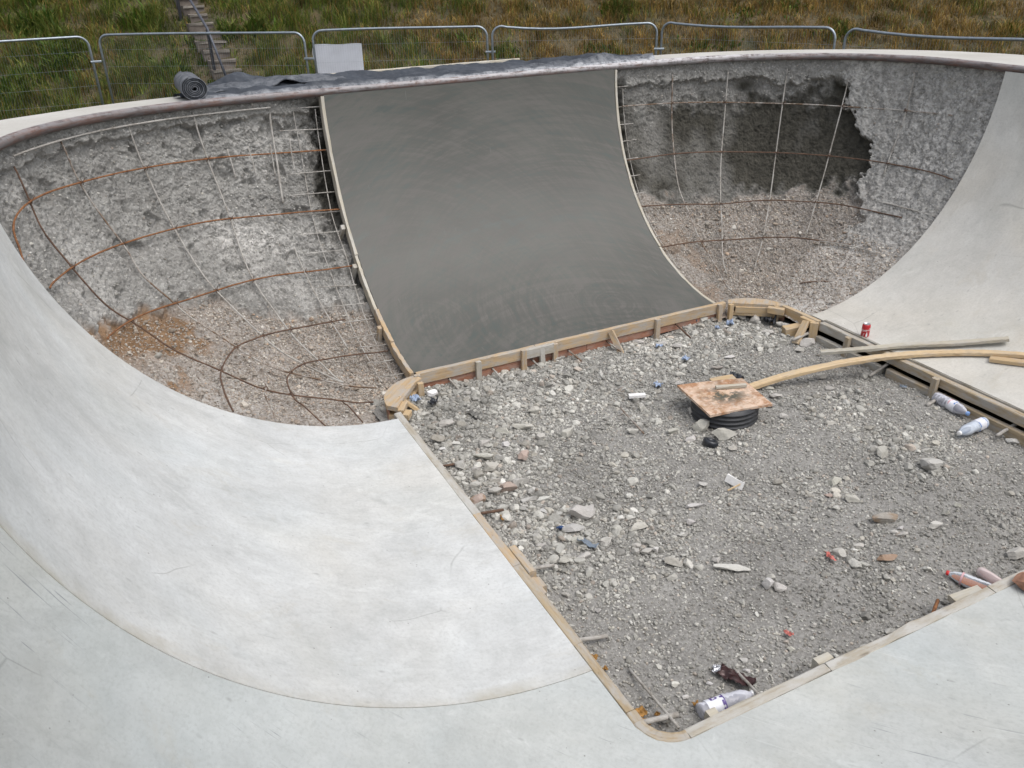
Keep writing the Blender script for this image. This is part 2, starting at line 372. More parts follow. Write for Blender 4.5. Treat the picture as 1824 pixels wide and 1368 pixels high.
def grass_mat():
    m, n = mat('grass_blades'); n.set('Base Color', n.attr('tone').outputs['Color']); n.set('Roughness', .7); n.set('Specular IOR Level', .25)
    tl = n.new('ShaderNodeBsdfTranslucent'); n.link(n.attr('tone').outputs['Color'], tl.inputs[0]); mx = n.new('ShaderNodeMixShader'); mx.inputs[0].default_value = .25
    n.link(n.b.outputs[0], mx.inputs[1]); n.link(tl.outputs[0], mx.inputs[2]); out = [x for x in n.nt.nodes if x.type == 'OUTPUT_MATERIAL'][0]; n.link(mx.outputs[0], out.inputs[0]); return m

def soil_mat():
    m, n = mat('hill_soil'); v = n.vec('pos'); a = n.noise(v, 1.1, 6, .65); b = n.noise(v, 18, 5, .7)
    c = n.mix(n.ramp(a, [(.35, 0.), (.65, 1.)]), (.050, .050, .022), (.13, .095, .048)); c = n.mix(n.ramp(b, [(.35, .6), (.55, 0.)]), c, (.03, .026, .014))
    n.set('Base Color', c); n.set('Roughness', .95); n.bump(b, .8, .05); return m

M = dict(
    left=concrete_white('pale_concrete', (.44, .44, .435), (.60, .60, .598), .5, .3, (.975, .995, .995)), right=concrete_white('pale_concrete_right', (.45, .445, .43), (.56, .555, .54), .4, .2, (1, .99, .955)),
    near=concrete_white('worn_concrete', (.42, .425, .42), (.53, .535, .53), .3, .9, (.955, .985, .98)), fresh=concrete_fresh(), rough=rough_mat(), stone=stone_mat('broken_stone'), grit=stone_mat('grit', .004, 90), bed=bed_mat(),
    timber=wood('form_timber', (.37, .255, .14), (.50, .375, .235), .85), newwood=wood('new_timber', (.41, .285, .15), (.55, .415, .255), .45), oldwood=wood('weathered_timber', (.28, .21, .125), (.42, .335, .22), .85, (.37, .355, .33)),
    redwood=wood('red_stained_timber', (.29, .13, .08), (.40, .20, .13), .35), greywood=wood('cement_smeared_timber', (.30, .26, .20), (.40, .37, .31), 1., (.43, .42, .395)), plank=wood('plank_timber', (.47, .335, .19), (.62, .485, .31), .3),
    palewood=wood('pale_timber_edge', (.37, .335, .26), (.50, .46, .38), .7, (.44, .43, .40)),
    rust=rust('rusty_bar', (.15, .065, .03), (.27, .125, .055)), darkrust=rust('dark_rusty_bar', (.085, .055, .042), (.15, .09, .06)), greybar=rust('cement_coated_bar', (.22, .20, .175), (.37, .35, .32), .7), mixbar=rust('part_rusty_bar', (.11, .07, .045), (.20, .135, .09), .5),
    coping=coping_mat(), deck=deck_mat(), tarp=tarp_mat(), ply=ply_mat(), grass=grass_mat(), soil=soil_mat(),
    pipe=plain('black_plastic', (.035, .037, .042), .45, 0, .4), galv=plain('galvanised_steel', (.30, .34, .38), .42, .75, .25), iron=plain('black_iron', (.035, .035, .042), .5, .3, .3), rail=plain('rail_paint', (.075, .08, .10), .45, .3, .3),
    step=plain('step_concrete', (.17, .145, .125), .9, 0, .45, 6, .2, .01), stepg=plain('step_edge', (.22, .20, .175), .9, 0, .45, 6, .2, .01), board=plain('white_sheet', (.62, .64, .70), .55, 0, .1, 4),
    red=plain('red_paint', (.50, .028, .035), .3, .1, .1), alu=plain('can_metal', (.62, .62, .64), .3, .9, .1), white=plain('white_paint', (.80, .80, .80), .4, 0, .03), cap=plain('red_cap', (.62, .035, .035), .35, 0, .1), bluecap=plain('pale_blue_cap', (.22, .36, .66), .4, 0, .1),
    pet=pet('clear_plastic', alpha=.25), petb=pet('bluish_plastic', (.80, .88, 1.), .5), petv=pet('smoky_plastic', (.84, .85, .93), .5), petp=pet('pink_plastic', (.95, .80, .78), .55), juice=plain('orange_drink', (.52, .17, .05), .25, 0, .15),
    paper=plain('white_plaster', (.74, .73, .72), .8, 0, .12, 30, .3), leaf=plain('dead_leaf', (.34, .185, .055), .7, 0, .5, 40, .3), blue=plain('blue_scrap', (.33, .41, .56), .45, 0, .3), deepblue=plain('deep_blue_plastic', (.025, .07, .20), .35, 0, .2),
    slate=plain('blue_grey_plastic', (.17, .205, .25), .35, 0, .35), redscrap=plain('red_wrapper_film', (.50, .15, .125), .5, 0, .45, 40), brownfoil=plain('brown_foil', (.055, .025, .024), .3, .2, .6, 30), film=plain('black_film', (.022, .025, .032), .28, 0, .5), tin=plain('dull_metal', (.19, .185, .17), .5, .5, .4),
    brick=plain('weathered_brick', (.40, .22, .15), .9, 0, .5, 14, .2, .008), label=plain('label_paper', (.70, .71, .76), .5, 0, .15, 40), purple=plain('purple_print', (.09, .055, .22), .5, 0, .1), bluep=plain('blue_print', (.10, .22, .52), .5, 0, .15), redp=plain('faded_red_print', (.62, .38, .40), .5, 0, .2, 40))
TL = 2.95                                                   # metres along the profile, lip to coping

def slab(name, s0, s1, t0, t1, ns, nt, m, label, cat, th=.10, lift=0., parent=None, group=None, flat=False):
    s = np.linspace(s0, s1, ns); t = np.linspace(t0, t1, nt); S, T = np.meshgrid(s, t, indexing='ij')
    P = lw(surf(S, T, lift)); Q = lw(surf(S, T, lift - th)); st = np.stack([S, T * TL, S * 0], -1) if not flat else surf(S, T, 0.) @ np.array([[.8, -.6, 0], [.6, .8, 0], [.3, .7, 1]])
    V = [P.reshape(-1, 3)]; A = [st.reshape(-1, 3)]; F = grid_faces(ns, nt)[:, ::-1].tolist(); n = ns * nt
    def side(a, b, c, flip):
        nonlocal n
        k = len(a); V.append(np.concatenate([a, b])); A.append(np.concatenate([c, c]))
        for i in range(k - 1):
            f = [n + i, n + i + 1, n + k + i + 1, n + k + i]; F.append(f[::-1] if flip else f)
        n += 2 * k
    side(P[0], Q[0], st[0], True); side(P[-1], Q[-1], st[-1], False); side(P[:, 0], Q[:, 0], st[:, 0], False); side(P[:, -1], Q[:, -1], st[:, -1], True)
    V.append(Q.reshape(-1, 3)); A.append(st.reshape(-1, 3)); F += (grid_faces(ns, nt) + n).tolist()
    o = obj(name, np.concatenate(V), F, m, parent, True, {'st': ('FLOAT_VECTOR', np.concatenate(A))})
    return tag(o, label, cat, group)

slab('concrete_ramp', .325, 2.937, 0, .992, 60, 60, M['left'], 'smooth pale concrete curve sweeping along the left side of the pit', 'concrete ramp')
slab('concrete_ramp', 13.908, 17.2, 0, .992, 70, 60, M['right'], 'smooth pale concrete curve on the far right behind the red can', 'concrete ramp')
slab('concrete_ramp', 17.206, TOT + .3235, 0, .992, 160, 60, M['near'], 'greyer scuffed concrete curve in the foreground with dark scratches', 'concrete ramp', lift=-.003, flat=True)
slab('concrete_slab', 6.8445, 9.758, 0, .995, 60, 60, M['fresh'], 'freshly trowelled dark grey concrete panel between the two hacked corners', 'concrete slab', th=.085)

# coping pipe
s = np.linspace(0, TOT, 420); c, n, p = frame(s); top = surf(s, np.ones_like(s)); cen = top.copy(); cen[:, :2] += n * .026; cen[:, 2] += .0
k = 14; th = np.linspace(0, 2 * np.pi, k, endpoint=False); off = .033 * np.stack([np.cos(th), np.sin(th)], -1)
V = cen[:, None] + np.concatenate([n[:, None] * off[:, :1], np.broadcast_to(off[None, :, 1:], (len(s), k, 1))], -1)
st = np.stack(np.broadcast_arrays(s[:, None], th[None] * .037, 0.), -1)
wear = np.clip(.25 + .75 * np.sin(th), 0, 1)[None] * (.35 + .65 * np.exp(-((s - 9.2) / 2.2) ** 2)[:, None]) + .55 * np.exp(-((s - 10.6) / 1.0) ** 2)[:, None]
tag(obj('coping_pipe', lw(V).reshape(-1, 3), grid_faces(len(s), k, True), M['coping'], None, True, {'st': ('FLOAT_VECTOR', st.reshape(-1, 3)), 'wear': ('FLOAT', np.clip(wear, 0, 1).ravel())}),
    'rusty steel coping pipe running right round the rim of the bowl', 'coping')

# deck round the rim, with an outer face down to the ground
def deck_width(s):
    return np.interp(s, [0, 3.4, 5.0, 6.67, 10.15, 12., 13.5, 16.8, 20.1, 23.6, TOT], [1.0, .92, .62, .60, .62, .72, 1.05, 1.2, 1.6, 1.8, 1.0])
w = deck_width(s); rows = []
Dz = p[:, 2]
for r_, dz in ((.05, .012), (.12, .012), (.3, .008), (.6, .004), (.9, .0), (1., -.006), (1.005, -.14), (1.006, -.9), (1.0, -2.35)):
    q = top.copy(); q[:, :2] += n * (.026 + w * r_)[:, None] if r_ > .06 else n * .055; q[:, 2] = Dz + dz; rows.append(q)
rows.insert(0, rows[0] - np.array([0, 0, .02]))
V = np.stack(rows, 1); tag(obj('deck', lw(V).reshape(-1, 3), grid_faces(len(s), len(rows)).tolist(), M['deck'], None, False), kind='structure')

# ------------------------------------------------------------------ hacked-out corners
def polyt(s, pts): a = np.array(pts); return np.interp(s, a[:, 0], a[:, 1])

def rough_corner(name, s0, s1, ds, depthfn, label):
    ns = int((s1 - s0) / ds); nt = int(TL / ds); s = np.linspace(s0, s1, ns); t = np.linspace(-.03, 1.0, nt)
    S, T = np.meshgrid(s, t, indexing='ij'); P0 = surf(S, T, -.12); d, zone, soil = depthfn(S, T, P0)
    P = lw(surf(S, T, -d))
    col = np.concatenate([zone, np.ones(zone.shape[:-1] + (1,))], -1)
    return tag(obj(name, P.reshape(-1, 3), grid_faces(ns, nt)[:, ::-1], M['rough'], None, True, {'zone': ('FLOAT_COLOR', col.reshape(-1, 4)), 'soil': ('FLOAT', soil.ravel())}), label, 'broken concrete')

def crusty(P, seed=0):
    """lumpy hacked surface, metres; positive = out of the wall"""
    w = P + .03 * np.stack([noise(P * 9, 3), noise(P * 9, 4), noise(P * 9, 5)], -1)
    cr = np.exp(-(fbm(w * 8, 3, seed + 8) / .05) ** 2) * sstep(-.1, .3, noise(w * 3.1, seed + 5)) + .7 * np.exp(-(fbm(w * 19, 2, seed + 9) / .06) ** 2) * sstep(-.1, .35, noise(w * 5.3, seed + 6))
    return .017 * fbm(w * 6, 3, seed) + .011 * billow(w * 15, 3, seed + 2) + .0105 * billow(w * 38, 4, seed + 3, .65) - .016 * cr

BROWN = [(2.8, .62), (3.2, .66), (3.51, .67), (3.573, .62), (3.965, .594), (4.261, .576), (4.437, .541), (4.766, .531), (5.11, .524), (5.246, .466), (5.462, .414), (5.926, .366), (6.463, .368), (6.735, .353), (6.9, .31)]
def depth_left(S, T, P):
    j = .035 * fbm(P * 7, 4, 31); q = np.stack([S * .9, T * 2.6, S * 0], -1)
    upper = sstep(-.016, .024, T + j - polyt(S, BROWN))                       # sprayed concrete layer over the ground
    lip = sstep(-.006, .006, T + .012 * fbm(P * 9, 4, 8) - .948)
    d = .150 - .045 * upper - .050 * lip
    lower = 1 - upper
    d = d - crusty(P) * (.75 + .25 * upper) - .018 * lower * fbm(P * 4, 3, 77)
    gouge = sstep(.30, .62, fbm(P * 4.5, 3, 12)) * upper * (1 - lip); d = d + .05 * gouge
    hole = sstep(6.62, 6.80, S + .10 * fbm(P * 6, 3, 5)) * sstep(.50, .66, T) * sstep(1.0, .94, T); d = d + .15 * hole
    hole2 = sstep(6.70, 6.82, S + .06 * fbm(P * 6, 3, 6)) * sstep(.40, .44, T) * sstep(.52, .46, T); d = d + .10 * hole2
    dust = np.clip(sstep(.05, .5, fbm(q * np.array([1.2, 1.5, 1]) + 5, 5, 21, .6)) * .55 + .9 * np.exp(-(((S - 5.95) / .6) ** 2 + ((T - .63 + .06 * (S - 5.95)) / .05) ** 2)) * 1., 0, 1) * upper * (1 - .7 * lip)
    dust = np.maximum(dust, .55 * np.exp(-(((S - 3.6) / .5) ** 2 + ((T - .33) / .09) ** 2)))
    damp = .75 * np.clip(hole + hole2, 0, 1) + .30 * sstep(6.2, 6.8, S) * sstep(.62, .75, T)  # painted shade in the holes, plus a darker tone towards the panel
    soil = lower * np.clip(sstep(.10, .45, fbm(P * 2.6 + 3, 4, 41)) * sstep(.36, .46, T) * sstep(5.3, 4.6, S) + np.exp(-(((S - 4.2) / .35) ** 2 + ((T - .53) / .05) ** 2)) + np.exp(-(((S - 3.65) / .22) ** 2 + ((T - .585) / .05) ** 2)), 0, .9)
    return d, np.stack([lower, np.clip(damp, 0, 1), dust], -1), soil

TH = [(.0, 11.9), (.10, 12.25), (.3, 12.6), (.459, 13.019), (.494, 13.035), (.546, 12.811), (.612, 12.747), (.699, 12.763), (.739, 12.723), (.757, 12.579), (.852, 12.387), (.965, 12.267), (1.1, 12.2)]
TOPR = [(9.6, .937), (10.5, .925), (11.1, .927), (11.34, .935), (11.75, .91), (12.2, .93), (12.5, .85), (13., .85)]
LOW = [(9.7, .56), (9.97, .56), (10.32, .528), (10.76, .523), (11.2, .53), (11.9, .56), (12.45, .59), (12.8, .58), (14, .5)]
def depth_right(S, T, P):
    j = .10 * fbm(P * 5, 4, 51) + .05 * fbm(P * 18, 3, 52); sb = np.interp(T, [a for a, b in TH], [b for a, b in TH])
    soft = sstep(.30, .46, T); e = S + j - sb
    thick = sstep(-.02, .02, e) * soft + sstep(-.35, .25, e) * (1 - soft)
    lip = sstep(-.005, .005, T + .016 * fbm(P * 6, 4, 58) + .012 * fbm(P * 17, 3, 59) - polyt(S, TOPR)) * (1 - thick)
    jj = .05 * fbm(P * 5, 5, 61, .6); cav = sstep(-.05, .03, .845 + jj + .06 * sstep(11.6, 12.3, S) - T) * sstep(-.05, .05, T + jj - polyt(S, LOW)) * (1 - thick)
    mid = (1 - thick) * (1 - lip) * (1 - cav)
    low = sstep(.02, -.02, T + jj - polyt(S, LOW) + .01) * (1 - .65 * thick * soft)
    right = sstep(10.2, 12.3, S); d = .125 + .055 * cav * (.45 + .75 * right) - .06 * lip - .062 * thick
    tool = np.sin(S * 34 + 5 * fbm(P * 3, 2, 9)) * .008 * thick * sstep(.45, .6, T)
    d = d - crusty(P, 6) * (.80 - .12 * thick) - tool - .02 * low * fbm(P * 4, 3, 71)
    hole = np.exp(-(((S - 11.33) / .10) ** 2 + ((T - .905) / .022) ** 2)); d = d + .07 * hole
    ph = sstep(9.96, 9.86, S + .05 * fbm(P * 6, 3, 6)) * sstep(.55, .65, T) * sstep(.97, .93, T); d = d + .11 * ph
    streak = fbm(np.stack([S * 2.2, T * 4, S * 0], -1), 4, 81)
    damp = np.clip(cav * (.72 + .42 * right + .5 * streak) + .85 * hole + .8 * ph + .14 * mid + .25 * sstep(.25, .5, streak) * thick * sstep(12.9, 12.5, S), 0, 1)  # damp in the cavity; hole and ph are recess shade painted into colour
    dust = np.clip(sstep(.1, .5, fbm(P * 3.2, 4, 91)) * thick * .45 + .52 * thick, 0, 1)  # even part paints the thick mortar lighter against its shading; noise part is dust
    soil = low * sstep(.25, .5, fbm(P * 3, 3, 95)) * .35 * sstep(10.8, 10.2, S)
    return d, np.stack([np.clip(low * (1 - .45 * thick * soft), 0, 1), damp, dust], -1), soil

rough_corner('hacked_corner', 2.86, 6.90, .0065, depth_left, 'hacked back rough concrete corner on the left with exposed bars and brown soil')
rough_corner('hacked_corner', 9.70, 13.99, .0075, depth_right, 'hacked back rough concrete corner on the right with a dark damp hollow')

# ------------------------------------------------------------------ loose stone
ICO = {}
def ico(k):
    if k not in ICO:
        bm = bmesh.new(); bmesh.ops.create_icosphere(bm, subdivisions=k, radius=1); ICO[k] = (np.array([v.co[:] for v in bm.verts]), np.array([[v.index for v in f.verts] for f in bm.faces])); bm.free()
    return ICO[k]

def rotm(rng, n):
    q = rng.normal(size=(n, 4)); q /= np.linalg.norm(q, axis=1)[:, None]; w, x, y, z = q.T
    return np.stack([1 - 2 * (y * y + z * z), 2 * (x * y - w * z), 2 * (x * z + w * y), 2 * (x * y + w * z), 1 - 2 * (x * x + z * z), 2 * (y * z - w * x), 2 * (x * z - w * y), 2 * (y * z + w * x), 1 - 2 * (x * x + y * y)], -1).reshape(n, 3, 3)

PAL = np.array([(.335, .330, .315), (.39, .385, .37), (.29, .285, .272), (.34, .325, .30), (.42, .415, .40), (.26, .255, .245), (.35, .31, .28), (.48, .475, .465)])
def stones(P, r, rng, k=1, ncut=5, palette=PAL, bright=1.):
    """many angular stones at centres P with radius r -> V, F, tone"""
    n = len(P); B, F0 = ico(k); V = np.broadcast_to(B, (n,) + B.shape).copy()
    for _ in range(ncut):
        d = rng.normal(size=(n, 3)); d /= np.linalg.norm(d, axis=1)[:, None]; h = rng.uniform(.5, .85, n)
        e = np.maximum((V * d[:, None]).sum(-1) - h[:, None], 0); V -= e[..., None] * d[:, None]
    V *= 1 + rng.normal(0, .06, V.shape[:2])[..., None]
    V *= rng.uniform(.6, 1.35, (n, 1, 3)); V = np.einsum('nij,nkj->nki', rotm(rng, n), V); V[..., 2] *= .8
    V = V * r[:, None, None] + P[:, None]
    w = np.array([5, 4, 4, 3, 2.5, 2, 1, .6])[:len(palette)]; t = (1.01, 1.0, .955) * palette[rng.choice(len(palette), n, p=w / w.sum())] * rng.uniform(.66, 1.30, (n, 1)) * bright * (1 + .30 * np.clip(fbm(P * np.array([1.3, 1.3, 1.3]) + 9, 4, 63), -.7, .7))[:, None]
    T = np.concatenate([np.repeat(t[:, None], B.shape[0], 1), np.ones((n, B.shape[0], 1))], -1)
    F = F0[None] + (np.arange(n) * B.shape[0])[:, None, None]
    return V.reshape(-1, 3), F.reshape(-1, 3), T.reshape(-1, 4)

def bed_z(x, y):
    q = np.stack([x, y, np.zeros_like(x)], -1)
    z = -.128 - .05 * sstep(2.6, 3.75, x) + .030 * fbm(q * 1.3, 3, 3) + .022 * np.exp(-((x - .35) / .35) ** 2) * sstep(-3.1, -2.4, y) - .02 * sstep(-3.0, -3.6, y) - .035 * sstep(-.35, -.05, y) * sstep(3.1, 2.7, x)
    return z + .03 * np.exp(-(((x - 3.1) / .6) ** 2 + ((y + .5) / .35) ** 2)) + .035 * np.exp(-(((x - 2.16) / .34) ** 2 + ((y + 1.515) / .34) ** 2))

gx, gy = np.meshgrid(np.linspace(-.06, PA + .06, 420), np.linspace(-PB - .06, .06, 410), indexing='ij'); gz = bed_z(gx, gy)
q = np.stack([gx, gy, gx * 0], -1); gz += .006 * billow(q * 28, 3, 14) + .005 * fbm(q * 11, 3, 15)
tag(obj('ground', lw(np.stack([gx, gy, gz], -1)).reshape(-1, 3), grid_faces(420, 410), M['bed'], None, True), kind='structure')

def coarse(x, y):
    q = np.stack([x, y, np.zeros_like(x)], -1)
    return np.clip(.10 + .55 * fbm(q * 1.5, 3, 44) + .85 * np.exp(-((x - .25) / .55) ** 2) * sstep(-2.9, -2.2, y) + .6 * sstep(-1.1, -.4, y) - .35 * sstep(-2.6, -3.4, y) * sstep(2.5, 1., x), .03, 1.2)
def scatter(n, r0, r1, rng, k, cut, power, pal=PAL, bright=1., sink=.35):
    x = rng.uniform(-.0, PA - .02, n * 3); y = rng.uniform(-PB + .03, -.02, n * 3); u = rng.uniform(0, 1.2, n * 3); keep = np.where(u < np.power(coarse(x, y), power))[0][:n]
    x, y = x[keep], y[keep]; r = r0 + (r1 - r0) * rng.power(.45, len(x)) ** 1.0
    P = np.stack([x, y, bed_z(x, y) + r * sink], -1); return stones(lw(P), r, rng, k, cut, pal, bright)
parts = [scatter(78000, .0034, .0095, RNG, 1, 2, .30), scatter(12500, .0075, .018, RNG, 1, 5, .70), scatter(1900, .017, .036, RNG, 2, 7, 1.25, PAL, 1.08)]
nv = 0; Vs, Fs, Ts = [], [], []
for V, F, T in parts: Vs.append(V); Fs.append(F + nv); Ts.append(T); nv += len(V)
tag(obj('gravel', np.concatenate(Vs), np.concatenate(Fs), M['grit'], None, False, {'tone': ('FLOAT_COLOR', np.concatenate(Ts))}), 'loose grey crushed stone covering the floor of the pit', 'gravel', kind='stuff')

def corner_scatter(n, s0, s1, tf, r0, r1, rng, depthfn, pal, k=1, cut=4, up=False):
    s = rng.uniform(s0, s1, n); t = tf(s) * np.power(rng.uniform(0, 1, n), .8) if not up else rng.uniform(.3, .99, n); P0 = surf(s, t, -.12); d, z, so = depthfn(s, t, P0); r = r0 + (r1 - r0) * rng.power(.4, n)
    ok = (z[:, 0] > .3) if not up else (z[:, 0] < .3) & (z[:, 1] < .4); s, t, d, r = s[ok], t[ok], d[ok], r[ok]
    return stones(lw(surf(s, t, -d + r * (.3 if not up else -.1))), r, rng, k, cut, pal)
PALB = np.array([(.36, .32, .285), (.42, .385, .35), (.31, .265, .23), (.33, .275, .235), (.46, .44, .415), (.25, .21, .175), (.40, .30, .23), (.52, .50, .48)])
for (s0, s1, fn, tf, na, nb, nc, lab) in ((2.9, 6.85, depth_left, lambda s: polyt(s, BROWN) - .01, 13000, 1700, 130, 'loose pinkish hardcore lying in the foot of the left hacked corner'),
                                   (9.75, 13.9, depth_right, lambda s: polyt(s, LOW) - .02, 12000, 1500, 90, 'loose pinkish hardcore lying in the foot of the right hacked corner')):
    Vs, Fs, Ts, nv = [], [], [], 0
    for (m_, a, b, k, c) in ((na, .004, .010, 1, 2), (nb, .008, .016, 1, 4), (nc, .016, .030, 2, 6)):
        V, F, T = corner_scatter(m_, s0, s1, tf, a, b, RNG, fn, PALB, k, c); Vs.append(V); Fs.append(F + nv); Ts.append(T); nv += len(V)
    V, F, T = corner_scatter(5200, s0, s1, tf, .004, .012, RNG, fn, PAL, 1, 4, True); Vs.append(V); Fs.append(F + nv); Ts.append(T)
    tag(obj('rubble', np.concatenate(Vs), np.concatenate(Fs), M['grit'], None, False, {'tone': ('FLOAT_COLOR', np.concatenate(Ts))}), lab, 'rubble', kind='stuff')
ROCKS = [(0.986, -0.804, 0.087, 1.14, 'g'), (0.78, -0.979, 0.16, 0.5, 'g'), (0.651, -0.971, 0.111, 0.64, 'g'), (1.017, -1.231, 0.102, 0.92, 'g'), (0.837, -1.185, 0.07, 0.89, 'g'), (0.619, -1.345, 0.09, 1.0, 'p'), (0.579, -1.162, 0.062, 0.88, 'w'), (0.444, -1.105, 0.077, 1.0, 'g'), (0.379, -1.262, 0.15, 0.55, 'g'), (0.458, -1.305, 0.075, 0.85, 'g'), (0.352, -1.408, 0.11, 0.87, 'g'), (0.268, -1.362, 0.059, 0.88, 'g'), (0.192, -0.868, 0.102, 0.77, 'd'), (0.282, -0.976, 0.077, 0.6, 'w'), (0.172, -0.999, 0.054, 0.79, 'w'), (0.317, -0.718, 0.113, 0.64, 'g'), (0.232, -0.506, 0.099, 0.58, 'g'), (0.191, -1.291, 0.081, 0.91, 'g'), (0.358, -1.62, 0.121, 0.82, 'p'), (0.448, -1.591, 0.122, 0.65, 'g'), (0.268, -1.627, 0.088, 0.72, 'g'), (0.327, -1.511, 0.086, 0.5, 'g'), (0.42, -1.77, 0.118, 0.44, 'w'), (0.509, -1.818, 0.104, 0.5, 'w'), (0.486, -1.703, 0.057, 1.38, 'w'), (0.446, -1.942, 0.054, 0.94, 'w'), (0.378, -1.828, 0.062, 0.56, 'g'), (0.143, -1.655, 0.104, 0.87, 'p'), (0.188, -1.522, 0.078, 0.91, 'g'), (0.655, -2.086, 0.182, 0.78, 'g'), (0.524, -2.17, 0.138, 0.52, 's'), (0.5, -2.282, 0.084, 0.69, 'g'), (0.871, -2.332, 0.125, 0.58, 'g'), (0.741, -2.292, 0.059, 1.11, 'g'), (0.63, -2.346, 0.084, 0.65, 'g'), (0.451, -2.419, 0.088, 0.71, 'g'), (0.327, -2.397, 0.075, 1.08, 'g'), (0.263, -2.422, 0.037, 1.17, 'g'), (0.281, -2.211, 0.058, 0.56, 'g'), (0.721, -2.525, 0.044, 1.43, 'g'), (0.78, -2.544, 0.076, 0.75, 'g'), (0.708, -2.637, 0.043, 0.86, 'g'), (0.763, -2.462, 0.058, 0.67, 'g'), (0.841, -2.687, 0.105, 0.82, 'g'), (0.917, -2.738, 0.056, 1.44, 'w'), (0.953, -2.659, 0.044, 0.71, 'w'), (0.838, -2.548, 0.044, 1.0, 'w'), (0.764, -2.792, 0.06, 0.8, 'g'), (1.108, -2.865, 0.209, 0.29, 'w'), (1.058, -2.504, 0.065, 0.7, 'w'), (1.16, -2.443, 0.06, 0.89, 'g'), (1.294, -2.306, 0.144, 0.31, 's'), (1.464, -2.159, 0.06, 0.82, 'g'), (1.591, -2.339, 0.042, 0.67, 'g'), (1.079, -2.781, 0.05, 0.88, 'g'), (1.189, -3.063, 0.066, 1.36, 'w'), (1.237, -3.103, 0.071, 0.83, 'g'), (1.251, -3.019, 0.048, 0.88, 'g'), (1.462, -1.386, 0.095, 0.62, 'g'), (1.888, -1.601, 0.127, 0.94, 'g'), (1.966, -1.773, 0.171, 0.64, 'g'), (1.974, -1.393, 0.082, 0.9, 'g'), (1.896, -1.917, 0.061, 0.88, 'g'), (1.747, -1.671, 0.085, 0.64, 'g'), (1.714, -1.523, 0.087, 0.64, 'g'), (2.528, -1.552, 0.1, 0.62, 'g'), (2.684, -1.468, 0.11, 0.54, 'g'), (2.739, -1.333, 0.095, 0.5, 'g'), (2.89, -2.674, 0.146, 0.85, 'g'), (2.233, -2.503, 0.1, 0.79, 'g'), (2.19, -2.687, 0.097, 0.64, 'g'), (2.111, -2.591, 0.049, 0.71, 'p'), (2.746, -2.418, 0.075, 1.3, 'g'), (3.057, -2.523, 0.075, 0.7, 'g'), (2.175, -2.95, 0.172, 0.46, 'd'), (2.41, -3.118, 0.098, 0.6, 'w'), (2.132, -3.065, 0.042, 0.92, 'w'), (2.165, -3.095, 0.077, 0.54, 'g'), (2.202, -3.043, 0.039, 0.75, 'w'), (1.921, -3.201, 0.124, 0.45, 'b'), (1.858, -3.057, 0.07, 0.64, 'g'), (1.724, -3.047, 0.081, 0.77, 'g'), (2.578, -3.502, 0.143, 0.65, 'g'), (2.563, -3.064, 0.054, 1.0, 'g'), (2.679, -3.049, 0.047, 0.86, 'g'), (3.745, -2.673, 0.1, 0.54, 'w'), (2.729, -2.329, 0.045, 0.83, 'g'), (2.725, -2.211, 0.038, 1.0, 'w'), (3.266, -2.612, 0.038, 0.8, 'd'), (2.99, -2.503, 0.045, 0.83, 'w'), (3.446, -0.069, 0.114, 0.64, 'g'), (3.539, -0.091, 0.083, 1.12, 'g'), (3.588, -0.21, 0.093, 1.33, 'g'), (3.699, -0.212, 0.104, 0.7, 'g'), (3.715, -0.401, 0.102, 0.8, 'g'), (3.731, -0.454, 0.071, 1.14, 'g'), (3.49, -0.505, 0.119, 0.5, 'g'), (3.651, -0.815, 0.155, 0.56, 'g'), (3.49, -0.883, 0.095, 0.7, 'g'), (3.464, -0.71, 0.087, 0.56, 'g'), (2.813, -0.795, 0.102, 0.45, 'w'), (2.593, -0.909, 0.099, 0.45, 'd'), (3.134, -0.014, 0.113, 0.73, 'g'), (2.512, -0.258, 0.107, 0.55, 'g'), (2.557, -0.414, 0.105, 0.64, 'g'), (2.406, -0.091, 0.098, 0.5, 'g'), (2.333, -0.429, 0.066, 0.57, 'g'), (2.285, -0.819, 0.09, 0.6, 'g'), (2.211, -0.934, 0.097, 0.41, 'g'), (2.313, 0.016, 0.069, 0.79, 'g'), (1.591, -0.053, 0.085, 0.89, 'g'), (1.79, -0.213, 0.065, 0.57, 'w'), (3.257, -1.357, 0.08, 0.78, 'g'), (3.589, -1.495, 0.08, 0.61, 'g'), (3.107, -1.206, 0.072, 0.62, 'g'), (3.17, -1.549, 0.078, 0.67, 'g'), (2.903, -1.589, 0.059, 0.71, 'g'), (3.142, -1.69, 0.068, 0.56, 'g'), (2.52, -1.737, 0.065, 0.75, 'g'), (2.728, -1.961, 0.08, 0.6, 'g'), (3.188, -0.265, 0.08, 0.69, 'g'), (3.239, -0.503, 0.088, 0.56, 'g'), (2.922, -0.326, 0.069, 0.64, 'g'), (0.993, -0.349, 0.062, 0.71, 'g'), (0.839, -0.21, 0.062, 0.71, 'g'), (1.31, -0.502, 0.053, 0.75, 'g'), (0.643, -0.326, 0.069, 0.62, 'g'), (0.507, -3.449, 0.031, 0.83, 'w'), (0.36, -3.457, 0.036, 0.71, 'w'), (0.365, -3.378, 0.042, 0.75, 'w'), (0.745, -3.41, 0.038, 0.86, 'g'), (0.717, -3.455, 0.037, 0.64, 'w'), (0.197, -3.533, 0.054, 0.82, 'g'), (0.12, -2.556, 0.048, 0.62, 'g'), (0.219, -2.623, 0.053, 0.67, 'g'), (0.3, -2.8, 0.041, 0.71, 'g'), (0.121, -2.833, 0.04, 0.71, 'g'), (0.997, -3.453, 0.038, 0.86, 'g'), (1.314, -3.599, 0.038, 0.71, 'g'), (1.525, -3.59, 0.061, 0.64, 'g'), (1.211, -3.381, 0.039, 0.71, 'g')]
